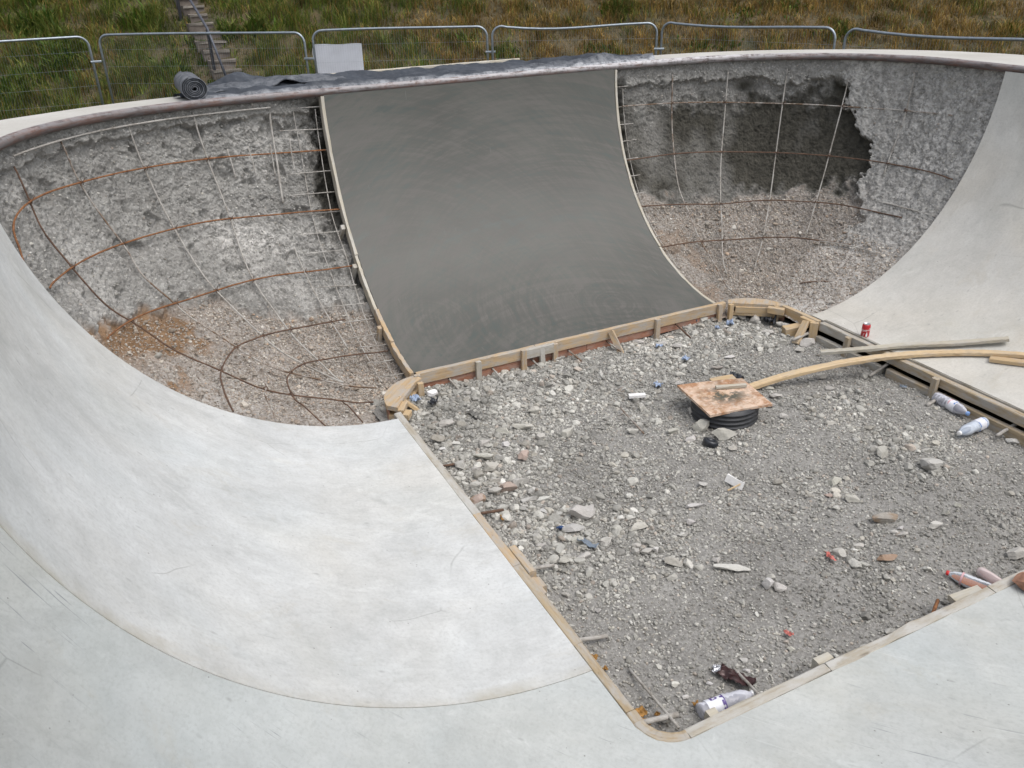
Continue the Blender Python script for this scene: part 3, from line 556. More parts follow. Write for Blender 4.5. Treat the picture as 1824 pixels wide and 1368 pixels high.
# ------------------------------------------------------------------ single rocks of broken concrete in the pit: x, y, width, height/width, kind
TONE = dict(g=(.45, .44, .415), w=(.54, .535, .52), p=(.40, .32, .28), b=(.31, .22, .16), d=(.31, .29, .265), s=(.45, .445, .43))
NAMED = {0: 'tall pale wedge of broken concrete a hand away from the far timber', 1: 'long saddle shaped lump of concrete beside a blunter grey lump', 3: 'pointed grey lump with a dark shadowed foot alone on fine gravel', 5: 'square pink lump of brick among grey stones', 8: 'broad flat grey block in the heap near the left timber', 10: 'star shaped pale lump in the heap near the left timber', 18: 'rounded brownish lump in the rubble heap near the left timber', 22: 'flat white slab with rounded ends near the left timber', 23: 'flat white slab leaning to the right beside a similar slab', 27: 'tan and cream rock wedged against the left timber', 29: 'large bone shaped lump of concrete left of centre', 30: 'smooth grey slab fragment next to a bit of deep blue plastic', 32: 'grey boulder with a flat grooved face right of the bone shaped lump', 35: 'pale rough lump just below the slate blue plastic strip', 43: 'grey rounded rock left of the upright white shard', 44: 'upright bright white shard of rock', 48: 'long low pale slab lying flat in the centre foreground', 51: 'thin smooth light slab half buried in the centre', 55: 'white pointed rock with a darker companion at its right', 56: 'dull grey rock touching the white pointed rock', 58: 'pale angular rock left of the covered manhole', 59: 'round pale boulder at the foot of the manhole', 60: 'flat brownish grey lump right of the black plastic ring', 68: 'big pale boulder alone on the right of the pit', 69: 'cream rock with a flat left face in the right half of the pit', 74: 'half buried stone stained brown at both ends', 75: 'white angular shard pointing right in the right half of the pit', 79: 'flat brown sandstone piece on the gravel', 82: 'large pale boulder at the right edge of the photo', 97: 'pale boulder beside the bar at the far right form', 100: 'white flaked slab in the far rubble left of the curved plank'}
def rock(x, y, w, hr, kind, seed):
    rng = np.random.default_rng(seed + 100); B, F = ico(4 if w > .10 else 3); V = B.copy(); cut = 20 if kind != 'd' else 8
    for i in range(cut):
        d = rng.normal(size=3); d /= np.linalg.norm(d); h = rng.uniform(.34, .74); e = np.maximum(V @ d - h, 0); V -= e[:, None] * d
    ax = rng.uniform(.78, 1.05, 3); V = V * ax
    V *= (1 + .07 * fbm(V * 1.7 + seed, 3, seed))[:, None] * (1 + .045 * fbm(V * 7 + seed, 3, seed + 1))[:, None]
    if seed == 29: V[:, 2] -= .45 * np.exp(-(V[:, 0] / .35) ** 2); V[:, 0] *= 1.25; V[:, 1] *= 1 - .45 * np.exp(-(V[:, 0] / .4) ** 2)
    if seed == 1: V[:, 2] -= .35 * np.exp(-(V[:, 0] / .4) ** 2)
    a = rng.uniform(-.35, .35); c_, s_ = math.cos(a - PH), math.sin(a - PH)
    ww = V[:, 0].max() - V[:, 0].min(); V = V / ww * w
    dp = float(np.clip(hr * .80, .28, .9)) * w; hz = float(np.clip((hr - .5 * dp / w) / .8, .2, .95)) * w; V[:, 2] *= hz / (V[:, 2].max() - V[:, 2].min()); V[:, 1] *= dp / (V[:, 1].max() - V[:, 1].min())
    V[:, :2] = V[:, :2] @ np.array([[c_, s_], [-s_, c_]])
    P = np.array([x, y, 0.]); z = float(bed_z(np.array([x]), np.array([y]))[0]) - V[:, 2].min() - .06 * hz
    V = V + np.array([x, y, z])
    t = np.array(TONE[kind]) * rng.uniform(.88, 1.08) * (1, rng.uniform(.97, 1.), rng.uniform(.93, 1.)); T = np.tile(np.append(t, 1.), (len(V), 1))
    if seed in (74, 27): m_ = sstep(.1, .5, np.abs(B[:, 0]) + .3 * noise(B * 3, 5) - .3)[:, None]; T[:, :3] = T[:, :3] * (1 - .6 * m_) + .6 * m_ * np.array([.24, .15, .08])
    o = obj('rock', lw(V), F, M['stone'], None, False, {'tone': ('FLOAT_COLOR', T)})
    if seed in NAMED: lab = NAMED[seed]
    else: lab = {'g': 'small ordinary grey lump of broken concrete among the gravel', 'w': 'small whitish chip of plaster or stone among the gravel', 'p': 'small pinkish lump among the grey gravel', 'b': 'brown stone', 'd': 'small smooth darker stone among the gravel', 's': 'thin smooth slab chip'}[kind]
    return tag(o, lab, 'rock', 'rocks strewn over the pit floor')
for i, a in enumerate(ROCKS): rock(*a, i)

# ------------------------------------------------------------------ formwork
def LB(pts, *a, **k):                                        # beam through site-frame points
    mb = k.pop('mb'); P = np.asarray(pts, float)
    if len(P) == 2 and not k.pop('raw', False): P = P[0] + (P[1] - P[0]) * np.linspace(0, 1, max(3, int(np.linalg.norm(P[1] - P[0]) / .12)))[:, None]
    return mb.add(*sweep(lw(P), rect(a[0], a[1], .1), k.get('up', (0, 0, 1)) if len(np.shape(k.get('up', (0, 0, 1)))) == 1 else k['up'], True, int(abs(P[0, 0]) * 977 + abs(P[0, 1]) * 131) + 1, k.get('wob', .0011)))
def one(pts, w, h, name, m, parent, **k): mb = MB(); LB(pts, w, h, mb=mb, **k); return mb.build(name, M[m] if isinstance(m, str) else m, parent)

def lt(p): return tuple(lw(np.array([p], float))[0])
# along the fresh panel
f = thing('timber_form', 'long orange timber form holding the foot of the fresh grey panel', 'formwork', lt((1.85, -.03, -.2)))
one([(.36, -.024, -.037), (1.40, -.024, -.037)], .042, .094, 'board', 'timber', f); one([(1.402, -.022, -.036), (3.37, -.024, -.037)], .042, .094, 'board', 'timber', f)
one([(.34, -.016, -.125), (1.9, -.016, -.125)], .024, .075, 'lower_board', 'redwood', f); one([(1.903, -.017, -.12), (3.35, -.016, -.12)], .024, .07, 'lower_board', 'redwood', f)
for x, lean, tp in ((.872, .0, .006), (1.281, .004, .014), (1.443, -.012, .012), (2.605, .004, .008), (3.294, .006, .012), (.352, .0, .014)):
    one([(x - lean, -.064 - abs(lean), -.24), (x, -.062, tp)], .046, .032, 'stake', 'timber' if x not in (.872, 1.443) else 'greywood', f, up=tuple(np.append(UY, 0)))
one([(1.285, -.063, -.028), (1.56, -.063, -.026)], .03, .08, 'packing_block', 'greywood', f); one([(1.575, -.062, -.2), (1.575, -.062, .004)], .044, .03, 'stake', 'timber', f, up=tuple(np.append(UY, 0)))
one([(2.15, -.20, -.17), (2.12, -.06, .0)], .05, .026, 'brace', 'timber', f, up=tuple(np.append(UY, 1)))
# up both edges of the panel
for sg, tt, lab, segs in ((6.830, 'palewood', 'thin curved timber strip up the left edge of the fresh panel', ((.0, .16), (.162, .30), (.302, .50), (.502, .99))), (9.774, 'palewood', 'thin curved timber strip up the right edge of the fresh panel', ((.0, .33), (.333, .99)))):
    f = thing('timber_form', lab, 'formwork', lt(surf(np.array([sg]), np.array([0.]), -.1)[0]))
    for i, (a, b) in enumerate(segs):
        t = np.linspace(a, b, 16); wd = .026 if i > 1 or sg > 8 else .034; s_ = np.full(16, sg - (0 if i % 2 else .003)); P = surf(s_, t, -.043 + .004 * (i % 2)); up = lw(surf(s_, t, .1)) - lw(surf(s_, t, 0.))
        mb = MB(); mb.add(*sweep(lw(P), rect(wd, .092, .1), up, True, i + 3, .0012)); mb.build('strip', M['timber' if i < 2 and sg < 8 else tt], f)
    if sg < 8:
        for t_, tp in ((.235, -.01), (.47, -.02), (.60, -.02)):
            P = surf(np.array([sg - .035, sg - .045]), np.array([t_, t_ - .012]), np.array([tp, -.2])); one(P, .045, .035, 'stake', 'timber' if t_ < .4 else 'greywood', f, up=tuple(np.append(UX, 0)))
# corner pieces
def corner_form(center, r, a0, a1, lab, stakes, braces, inner, blocks, anchor):
    f = thing('timber_form', lab, 'formwork', lt(anchor)); th = np.radians(np.linspace(a0, a1, 22))
    for nm, zt, dr, mt in (('curved_plate', .004, 0., 'timber'), ('lower_plate', -.075, .008, 'newwood')):
        out = np.stack([center[0] + (r - dr) * np.cos(th), center[1] + (r - dr) * np.sin(th)], -1); ins = np.array(inner)[:, :2] if dr == 0 else np.array(inner)[:, :2] * .97 + .03 * np.array(center)
        poly = np.concatenate([out, ins]); k = len(poly); V = np.concatenate([np.c_[poly, np.full(k, zt)], np.c_[poly, np.full(k, zt - .036)]])
        G = np.c_[(poly @ np.array([.707, .707])), (poly @ np.array([-.707, .707])), np.zeros(k)]
        mb = MB(); mb.add(lw(V), [list(range(k))[::-1] if a1 < a0 else list(range(k)), [k + i for i in range(k)][::1 if a1 < a0 else -1]] + [[i, k + i, k + (i + 1) % k, (i + 1) % k] for i in range(k)], np.concatenate([G, G + (0, 0, .04)])); mb.build(nm, M[mt], f)
    rr = r - .014; arc = np.stack([center[0] + rr * np.cos(th), center[1] + rr * np.sin(th), np.full(22, -.085)], -1)
    mb = MB(); mb.add(*sweep(lw(arc), rect(.012, .13, .1))); mb.build('bent_ply', M['redwood'], f)
    for p in stakes: one([(p[0], p[1], -.22), p], .045, .034, 'stake', 'newwood', f, up=tuple(np.append(UY, 0)))
    for a, b in braces: one([a, b], .05, .03, 'brace', 'newwood', f, up=(UX[0], UX[1], 1))
    for a, b, w_, h_ in blocks: one([a, b], w_, h_, 'block', 'newwood', f)
    return f
corner_form((.35, -.40), .36, 90, 180, 'curved corner form with short timber braces at the left end of the panel', [(.335, -.175, .0), (.225, -.205, .005), (.10, -.335, .0)], [((.275, -.42, -.15), (.115, -.30, -.005))],
            [(.05, -.47), (.10, -.40), (.30, -.155), (.37, -.12)], [((.215, -.155, -.055), (.33, -.10, -.055), .03, .055), ((.06, -.50, -.03), (.13, -.385, -.03), .045, .05), ((.07, -.56, -.04), (.12, -.50, -.04), .05, .045)], (.2, -.25, -.2))
corner_form((3.44, -.36), .37, 90, 0, 'curved corner form of clean new timber at the far right of the pit', [(3.40, -.085, .0), (3.735, -.315, .0)], [],
            [(3.755, -.33), (3.70, -.28), (3.43, -.075), (3.39, -.05)], [((3.45, -.09, -.055), (3.69, -.26, -.055), .035, .062), ((3.66, -.285, -.03), (3.745, -.40, -.03), .055, .06)], (3.6, -.2, -.2))
f = thing('timber_form', 'short clean new timber with a wedge brace beside the far right corner form', 'formwork', lt((3.8, -.5, -.2)))
one([(3.792, -.30, -.042), (3.806, -.76, -.042)], .045, .09, 'board', 'newwood', f); one([(3.755, -.60, -.035), (3.762, -.75, -.035)], .04, .07, 'packing_block', 'newwood', f)
one([(3.745, -.765, -.24), (3.745, -.765, .0)], .07, .035, 'stake', 'newwood', f); one([(3.56, -.76, -.16), (3.715, -.70, -.005)], .06, .032, 'brace', 'newwood', f, up=(-UX[0], -UX[1], 1)); one([(3.60, -.57, -.13), (3.745, -.62, -.11)], .09, .09, 'block', 'newwood', f)
# right side
f = thing('timber_form', 'long weathered double board form along the right side of the pit', 'formwork', lt((3.8, -2.2, -.25)))
for a, b in ((-.79, -1.30), (-1.303, -3.70)): one([(3.812, a, -.037), (3.815, b, -.037)], .052, .075, 'board', 'oldwood' if a < -1 else 'greywood', f)
one([(3.780, -1.55, -.160), (3.785, -3.70, -.160)], .048, .105, 'lower_board', 'oldwood', f); one([(3.775, -.80, -.165), (3.775, -1.50, -.165)], .045, .10, 'lower_board', 'greywood', f)
for y in (-1.13, -1.985, -2.9): one([(3.752, y, -.28), (3.758, y, .002)], .05, .036, 'stake', 'oldwood', f, up=tuple(np.append(UX, 0)))
for dx in (.003, .014): one([(3.841 + dx, -.78, .006 + dx * .1), (3.841 + dx, -3.70, .006 + dx * .1)], .005, .012, 'edge_strip', 'greywood', f)
# left side
f = thing('timber_form', 'weathered timber edge form along the left side of the pit', 'formwork', lt((.03, -2., -.2)))
for a, b, m_ in ((-.535, -1.90, 'greywood'), (-1.903, -2.42, 'timber'), (-2.423, -3.06, 'oldwood'), (-3.063, -3.50, 'oldwood')): one([(.024, a, -.045), (.026, b, -.045)], .052 if a > -3 else .046, .096, 'board', m_, f)
one([(.077, -2.26, -.035), (.079, -2.50, -.035)], .045, .07, 'packing_block', 'timber', f); one([(.064, -2.52, -.05), (.062, -2.66, -.05)], .03, .06, 'packing_block', 'timber', f); one([(.10, -2.50, -.08), (.10, -2.58, -.08)], .04, .06, 'packing_block', 'timber', f)
# near side with bent corner
f = thing('timber_form', 'cement smeared edge form along the near side, bent round its left corner', 'formwork', lt((1.9, -3.7, -.2)))
a_ = np.radians(np.linspace(180, 270, 14)); arc = np.stack([.17 + .145 * np.cos(a_), -3.563 + .145 * np.sin(a_), np.full(14, -.042)], -1)
one(arc, .05, .09, 'bent_strip', 'oldwood', f, raw=True); arc2 = np.concatenate([[(.026, -3.505, -.042)], arc[:1]]); one(arc2, .05, .09, 'bent_strip', 'oldwood', f)
for a, b, m_ in ((.172, .95, 'greywood'), (.953, 2.05, 'greywood'), (2.053, 3.80, 'greywood')): one([(a, -3.708, -.042), (b, -3.706, -.042)], .052, .09, 'board', m_, f, wob=.0025)
one([(.315, -3.66, -.035), (.365, -3.66, -.035)], .04, .05, 'packing_block', 'palewood', f); one([(.93, -3.655, -.03), (1.02, -3.655, -.03)], .04, .06, 'packing_block', 'palewood', f)

# ------------------------------------------------------------------ reinforcement
BOFF = -.058
def bar(pts, r, m, label, group, off=BOFF, seed=1):
    a = np.array(pts, float); q = catmull(a, 10); P = lw(surf(q[:, 0], q[:, 1], off + .008 * np.sin(np.arange(len(q)) * .35 + seed)))
    mb = MB(); mb.add(*sweep(P, circ(r, 6), (0, 0, 1), True, seed, r * .10)); return tag(mb.build('rebar', M[m], None, True), label, 'steel bar', group)
HL, VL = 'curved bars running round the left corner', 'bars running down the left corner'; HR, VR = 'curved bars running round the right corner', 'bars running down the right corner'
LFT = [
 ('pale flat strip bar just under the coping on the left corner', [(4.005, .97), (4.605, .97), (5.182, .972), (5.694, .972), (6.375, .972)], .007, 'greybar', HL),
 ('topmost rusty orange hoop bar round the left hacked corner', [(3.12, .835), (3.565, .870), (3.949, .882), (4.589, .874), (5.126, .867), (5.734, .858), (6.238, .847), (6.80, .837)], 0.0063, 'rust', HL),
 ('second rusty orange hoop bar from the top round the left corner', [(3.25, .765), (3.701, .742), (4.541, .719), (5.214, .704), (5.67, .692), (6.222, .672), (6.83, .659)], 0.0063, 'rust', HL),
 ('third rusty hoop bar from the top, ending in brown soil on the left', [(3.301, .622), (3.773, .589), (4.709, .534), (5.582, .506), (6.343, .484), (6.83, .474)], 0.0063, 'rust', HL),
 ('dark hoop bar fourth from the top bending over pinkish rubble', [(3.1, .352), (3.525, .358), (3.957, .363), (4.565, .366), (5.006, .353), (5.534, .326), (6.439, .301)], 0.0063, 'darkrust', HL),
 ('lowest and tightest hoop bar in the foot of the left corner', [(3.05, .155), (3.301, .178), (3.877, .201), (4.365, .221), (4.83, .221), (5.478, .193), (6.775, .145)], 0.0059, 'darkrust', HL),
 ('leftmost dark bar running down the left corner to the timber', [(4.005, .97), (3.965, .867), (3.915, .78), (3.90, .654), (3.93, .566), (3.957, .474), (3.949, .356), (3.869, .238), (3.733, .095), (3.357, .015)], 0.0059, 'darkrust', VL),
 ('grey bar second from the left running down the left corner', [(4.541, .97), (4.565, .887), (4.597, .724), (4.565, .634), (4.573, .544), (4.605, .466), (4.597, .361), (4.62, .221), (4.846, .098), (5.262, .015)], 0.0059, 'mixbar', VL),
 ('light grey bar third from the left running down the left corner', [(5.15, .982), (5.174, .865), (5.15, .654), (5.126, .511), (5.094, .368), (5.022, .236), (4.982, .103)], 0.0063, 'greybar', VL),
 ('light grey bar fourth from the left running down the left corner', [(5.718, .98), (5.734, .862), (5.72, .672), (5.59, .496), (5.518, .346), (5.334, .206), (5.022, .103)], 0.0070, 'greybar', VL),
 ('grey double bar at the top right of the left corner', [(6.375, .967), (6.343, .835), (6.295, .704)], .009, 'greybar', VL),
 ('grey bar coming out of the lime dust low on the left corner', [(6.238, .569), (6.222, .476), (6.214, .313), (6.134, .198)], 0.0059, 'greybar', VL),
 ('leftmost of four short stub bars crossing the top hoop bar', [(5.926, .875), (5.918, .792)], .006, 'greybar', VL), ('second from left of four short stub bars crossing the top hoop bar', [(6.11, .875), (6.118, .789)], .006, 'greybar', VL),
 ('third from left of four short stub bars crossing the top hoop bar', [(6.311, .872), (6.295, .784)], .006, 'greybar', VL), ('rightmost of four short stub bars crossing the top hoop bar', [(6.495, .877), (6.487, .787)], .006, 'greybar', VL),
 ('thin short bar half buried left of the tight lowest hoop', [(3.901, .258), (3.40, .26), (3.0, .262)], .006, 'mixbar', VL), ('thin short bar half buried beside the corner timber', [(3.725, .083), (3.06, .07)], .006, 'darkrust', VL)]
RGT = [
 ('topmost bar round the right corner, rusty left and pale right', [(9.87, .868), (10.433, .862), (11.162, .852), (11.77, .845), (12.467, .842), (13.043, .845), (13.491, .850)], 0.0063, 'mixbar', HR),
 ('second hoop bar from the top, crossing the dark hollow', [(9.80, .684), (10.361, .684), (11.17, .679), (11.842, .674), (12.491, .674), (13.083, .672), (13.491, .674), (13.796, .667)], 0.0063, 'darkrust', HR),
 ('third hoop bar from the top on the right corner, below the dark hollow', [(9.80, .514), (10.505, .489), (11.042, .484), (11.778, .496), (12.395, .504), (13.027, .506), (13.555, .511)], 0.0063, 'darkrust', HR),
 ('lowest hoop bar round the foot of the right corner', [(9.80, .341), (10.313, .333), (11.354, .333), (12.355, .353), (13.203, .366)], 0.0063, 'darkrust', HR),
 ('pale short bar overlapping the end of the lowest right hoop', [(12.659, .353), (13.587, .368)], .006, 'greybar', HR),
 ('leftmost bar down the right corner, rusty at the foot beside the timber', [(10.497, .957), (10.481, .809), (10.449, .694), (10.42, .546), (10.441, .431), (10.441, .333), (10.40, .196), (10.153, .048)], 0.0063, 'mixbar', VR),
 ('second bar from the left running down the right corner', [(11.122, .955), (11.114, .837), (11.066, .682), (10.994, .489), (10.882, .336), (10.593, .168)], 0.0063, 'greybar', VR),
 ('third bar from the left running down through the dark hollow', [(11.738, .96), (11.73, .835), (11.722, .679), (11.706, .489), (11.642, .323), (11.498, .201)], 0.0063, 'greybar', VR),
 ('fourth bar from the left beside the jagged concrete edge', [(12.355, .942), (12.347, .84), (12.331, .689), (12.347, .504), (12.371, .378)], 0.0063, 'greybar', VR),
 ('rightmost bar half buried in the thick mortar of the right corner', [(12.987, .96), (13.003, .857), (13.003, .749), (13.027, .637)], .007, 'greybar', VR),
 ('pale bar embedded low in the mortar beside the right ramp', [(13.107, .544), (13.844, .546)], .006, 'greybar', HR), ('dark bar lying flat in the rubble at the foot of the right corner', [(12.971, .148), (13.571, .211)], .006, 'darkrust', HR)]
BARS = {}
for i, (lab, pts, r_, m_, g_) in enumerate(LFT): BARS[lab] = bar(pts, r_, m_, lab, g_, BOFF + (.012 if 'hoop' in lab else .022 if 'strip' in lab else 0), i)
for i, (lab, pts, r_, m_, g_) in enumerate(RGT): BARS[lab] = bar(pts, r_, m_, lab, g_, BOFF + (.012 if 'hoop' in lab else 0), i + 40)
# twisted wire ties where the hoops cross the upright bars
for LST in (LFT, RGT):
    for lab, pts, r_, m_, g_ in [b for b in LST if 'hoop' in b[0] or 'topmost bar' in b[0]]:
        a = catmull(np.array(pts, float), 24); k = 0
        for lb2, p2_, *_ in [b for b in LST if b[4] in (VL, VR) and len(b[1]) > 3]:
            b = catmull(np.array(p2_, float), 24); D2 = ((a[:, None] - b[None]) * (1, 2.9)); D2 = (D2 ** 2).sum(-1); i, j = np.unravel_index(D2.argmin(), D2.shape)
            if D2[i, j] > .004: continue
            mb = MB()
            for sg in (-1, 1):
                q_ = np.array([[a[i, 0] - .017, a[i, 1] - .006 * sg], [a[i, 0], a[i, 1]], [a[i, 0] + .017, a[i, 1] + .006 * sg]]); mb.add(*sweep(lw(surf(q_[:, 0], q_[:, 1], BOFF + np.array([.0, .022, .0]))), circ(.0028, 5), (0, 0, 1), True))
            mb.add(*sweep(lw(surf(np.array([a[i, 0], a[i, 0] + .012]), np.array([a[i, 1], a[i, 1] + .006]), BOFF + np.array([.02, .04]))), circ(.0026, 5), (0, 0, 1), True)); mb.build('wire_tie', M['darkrust'], BARS[lab])
def welded(pairs, verts, lab, m, r_):
    mb = MB()
    for i, (a, b) in enumerate(pairs):
        P = catmull([a, (np.array(a) + b) / 2, b], 5); mb.add(*sweep(lw(surf(P[:, 0], P[:, 1], BOFF - .012)), circ(r_, 6), (0, 0, 1), True, i + 1, r_ * .18))
    for i, v in enumerate(verts):
        P = catmull(v, 8); mb.add(*sweep(lw(surf(P[:, 0], P[:, 1], BOFF - .02)), circ(r_, 6), (0, 0, 1), True, i + 9, r_ * .18))
    return tag(mb.build('steel_mesh', M[m], None, True), lab, 'steel mesh')
MH = [((6.423, .965), (6.831, .96)), ((6.423, .905), (6.831, .897)), ((6.39, .845), (6.835, .838)), ((6.415, .782), (6.847, .777)), ((6.383, .722), (6.839, .714)), ((6.40, .662), (6.84, .655)), ((6.327, .604), (6.791, .594)), ((6.335, .544), (6.751, .536)), ((6.279, .434), (6.767, .416)), ((6.222, .366), (6.799, .348)), ((6.25, .30), (6.80, .29)), ((6.303, .238), (6.799, .231)), ((6.415, .196), (6.807, .183)), ((6.335, .128), (6.791, .115)), ((6.295, .058), (6.831, .045))]
welded(MH, [[(6.583, .967), (6.583, .809), (6.545, .624), (6.543, .419), (6.52, .30), (6.42, .12), (6.2, .035)], [(6.775, .955), (6.759, .802), (6.74, .649), (6.76, .504), (6.735, .306), (6.719, .03)]], 'cement coated welded mesh sticking out of the left edge of the fresh panel', 'greybar', .0044)
MR = [((9.809, .932), (9.993, .932)), ((9.80, .867), (10.017, .865)), ((9.80, .809), (9.993, .807)), ((9.80, .752), (10.001, .752)), ((9.80, .69), (9.98, .69)), ((9.80, .629), (9.953, .629)), ((9.80, .564), (9.961, .564)), ((9.80, .505), (9.96, .505)), ((9.80, .449), (9.945, .446)), ((9.80, .391), (9.961, .393))]
welded(MR, [[(9.905, .925), (9.89, .734), (9.875, .571), (9.87, .441), (9.88, .343), (9.88, .248)], [(9.83, .93), (9.825, .75), (9.82, .66)]], 'narrow welded mesh sticking out of the right edge of the fresh panel', 'greybar', .0042)

# bars sticking out into the pit and lying on the gravel
def lbar(a, b, r_, m, lab, group='bars sticking out from under the forms', n=8):
    mb = MB(); mb.add(*sweep(lw(np.array(a) + (np.array(b) - a) * np.linspace(0, 1, n)[:, None]), circ(r_, 8), (0, 0, 1), True, int(abs(a[1]) * 100), r_ * .05)); return tag(mb.build('rebar', M[m], None, True), lab, 'steel bar', group)
for (x0, y0, x1, y1, za, zb, m_, lab) in ((.627, -.03, .628, -.278, -.10, -.115, 'greybar', 'pale bar from under the far form, nearest the left corner form'), (1.008, -.03, 1.001, -.255, -.10, -.115, 'greybar', 'pale bar from under the far form, left of the paired stakes'), (1.366, -.03, 1.36, -.271, -.10, -.11, 'greybar', 'grey bar from under the far form, between the paired stakes'), (1.718, -.03, 1.719, -.329, -.10, -.115, 'mixbar', 'thin bar from under the far form, right of the packing block'), (2.102, -.02, 2.107, -.235, -.10, -.115, 'mixbar', 'bar from under the far form beside the tilted brace'), (2.829, -.02, 2.788, -.298, -.09, -.115, 'darkrust', 'dark rusty bar from under the far form near the right end')):
    lbar((x0, y0, za), (x1, y1, zb), .008, m_, lab)
for (a, b, r_, m_, lab) in (((.02, -2.955, -.075), (.231, -2.999, -.095), .011, 'greybar', 'thick grey bar from under the left form, nearest the camera'), ((.05, -2.40, -.06), (.252, -2.422, -.085), .010, 'greybar', 'grey bar from under the left form beside the packing block'), ((.05, -1.81, -.07), (.232, -1.831, -.085), .009, 'darkrust', 'short rusty bar from under the left form beside the tan rock'), ((.06, -1.24, -.06), (.255, -1.245, -.085), .008, 'darkrust', 'short dark rod from the left form, farthest from the camera'),
                         ((3.50, -.78, -.105), (3.80, -.725, -.10), .013, 'greybar', 'pale dowel bar at the end of the new timber on the right'), ((3.60, -1.53, -.14), (3.82, -1.513, -.09), .012, 'greybar', 'pale dowel bar under the crossing planks'), ((3.60, -2.068, -.145), (3.82, -2.051, -.12), .013, 'greybar', 'pale dowel bar touching the bluish bottle on the right'), ((3.66, -2.593, -.15), (3.86, -2.596, -.10), .013, 'greybar', 'pale dowel bar at the right edge of the photo'),
                         ((.045, -3.535, -.05), (.237, -3.562, -.07), .013, 'greybar', 'thick dowel bar across the near corner')): lbar(a, b, r_, m_, lab)
lbar((.221, -3.207, -.118), (.183, -3.637, -.045), .0065, 'greybar', 'long thin grey rod lying across the near dowel bar', 'rods lying on the gravel'); lbar((1.56, -1.074, -.105), (1.504, -1.459, -.108), .006, 'mixbar', 'loose thin rod lying on the gravel left of the manhole', 'rods lying on the gravel')
lbar((.655, -3.428, -.115), (.625, -3.640, -.075), .007, 'greybar', 'thin pale rod beside the brown wrapper', 'rods lying on the gravel'); lbar((1.700, -3.66, -.06), (1.864, -3.57, -.10), .009, 'rust', 'short rusty orange rod against the near form', 'rods lying on the gravel')
# ------------------------------------------------------------------ planks, manhole
def plank(path, w, h, label, m, twist=None):
    P = catmull(path, 14); mb = MB(); mb.add(*sweep(lw(P), rect(w, h, .08), (0, 0, 1), True, 5, .0012)); return mb.build('plank', M[m], None), label
def plank_thing(path, w, h, label, m, extra=None):
    root = thing('plank', label, 'plank', lt(path[0]), 'loose planks'); P = catmull(path, 14); mb = MB(); mb.add(*sweep(lw(P), rect(w, h, .08), (0, 0, 1), True, 5, .0012)); mb.build('curved_board', M[m], root)
    if extra: one(extra, .075, .03, 'nailed_offcut', 'newwood', root)
plank_thing([(2.50, -1.285, -.105), (2.92, -1.345, -.05), (3.38, -1.455, -.005), (3.80, -1.605, .024), (4.14, -1.84, .066), (4.38, -2.18, .132), (4.53, -2.56, .182)], .068, .028, 'long curved yellow plank from the manhole over the right form onto the pale ramp', 'plank', [(4.235, -2.055, .082), (4.38, -2.35, .122)])
plank_thing([(3.42, -1.175, -.040), (3.70, -1.40, .022), (3.93, -1.515, .044), (4.22, -1.76, .098), (4.46, -2.02, .185)], .058, .024, 'thin grey plank lying across the right form behind the curved yellow plank', 'palewood')

root = thing('manhole', 'black ribbed plastic manhole riser standing in the gravel under a plywood lid', 'manhole', lt((2.135, -1.50, -.14)))
pr = []
for i in range(7):
    z = -.20 + i * .034; pr += [(.225, z), (.225, z + .010), (.208, z + .014), (.208, z + .028)]
V, F = lathe(pr + [(.19, pr[-1][1]), (.19, -.20)], 48); obj('riser', lw(V * (1.06, 1.06, 1) + np.array([2.160, -1.515, 0.])), F, M['pipe'], root, True)
cn = np.array([(1.967, -1.203), (2.454, -1.347), (2.376, -1.759), (1.894, -1.678)]); u = np.linspace(0, 1, 25); Uu, Vv = np.meshgrid(u, u, indexing='ij')
XY = (cn[0] * ((1 - Uu) * (1 - Vv))[..., None] + cn[1] * (Uu * (1 - Vv))[..., None] + cn[2] * (Uu * Vv)[..., None] + cn[3] * ((1 - Uu) * Vv)[..., None])
zt = .040 + .006 * np.sin(Uu * 3) ; top_ = np.concatenate([XY, zt[..., None]], -1); bot_ = top_ - (0, 0, .018)
rim = np.concatenate([np.arange(25) * 25, 24 * 25 + np.arange(1, 25), np.arange(23, -1, -1) * 25 + 24, np.arange(23, 0, -1)]); k_ = 625
F = grid_faces(25, 25)[:, ::-1].tolist() + (grid_faces(25, 25) + 625).tolist() + [[rim[i], rim[(i + 1) % len(rim)], 625 + rim[(i + 1) % len(rim)], 625 + rim[i]] for i in range(len(rim))]
V = np.concatenate([top_.reshape(-1, 3), bot_.reshape(-1, 3)]); muck = np.exp(-(((Uu - .5) / .30) ** 2 + ((Vv - .52) / .26) ** 2)); muck = np.clip(muck * 1.25 + .35 * sstep(.35, .0, Vv) * sstep(.35, .6, Uu), 0, 1).ravel(); muck = np.concatenate([muck, muck * 0])
tag(obj('plywood_sheet', lw(V), F, M['ply'], None, False, {'gr': ('FLOAT_VECTOR', V * 1.6), 'muck': ('FLOAT', muck)}), 'square of muddy stained plywood laid over the manhole as a lid', 'plywood sheet')
mb = MB(); LB([(2.16, -1.40, .062), (2.375, -1.478, .062)], .03, .022, mb=mb); tag(mb.build('batten', M['palewood'], None), 'short wooden batten lying on the plywood lid', 'batten')
mb = MB(); LB([(2.27, -1.225, .0), (2.45, -1.27, .01)], .09, .02, mb=mb); tag(mb.build('plywood_offcut', M['newwood'], None), 'small plywood offcut behind the manhole lid', 'offcut')

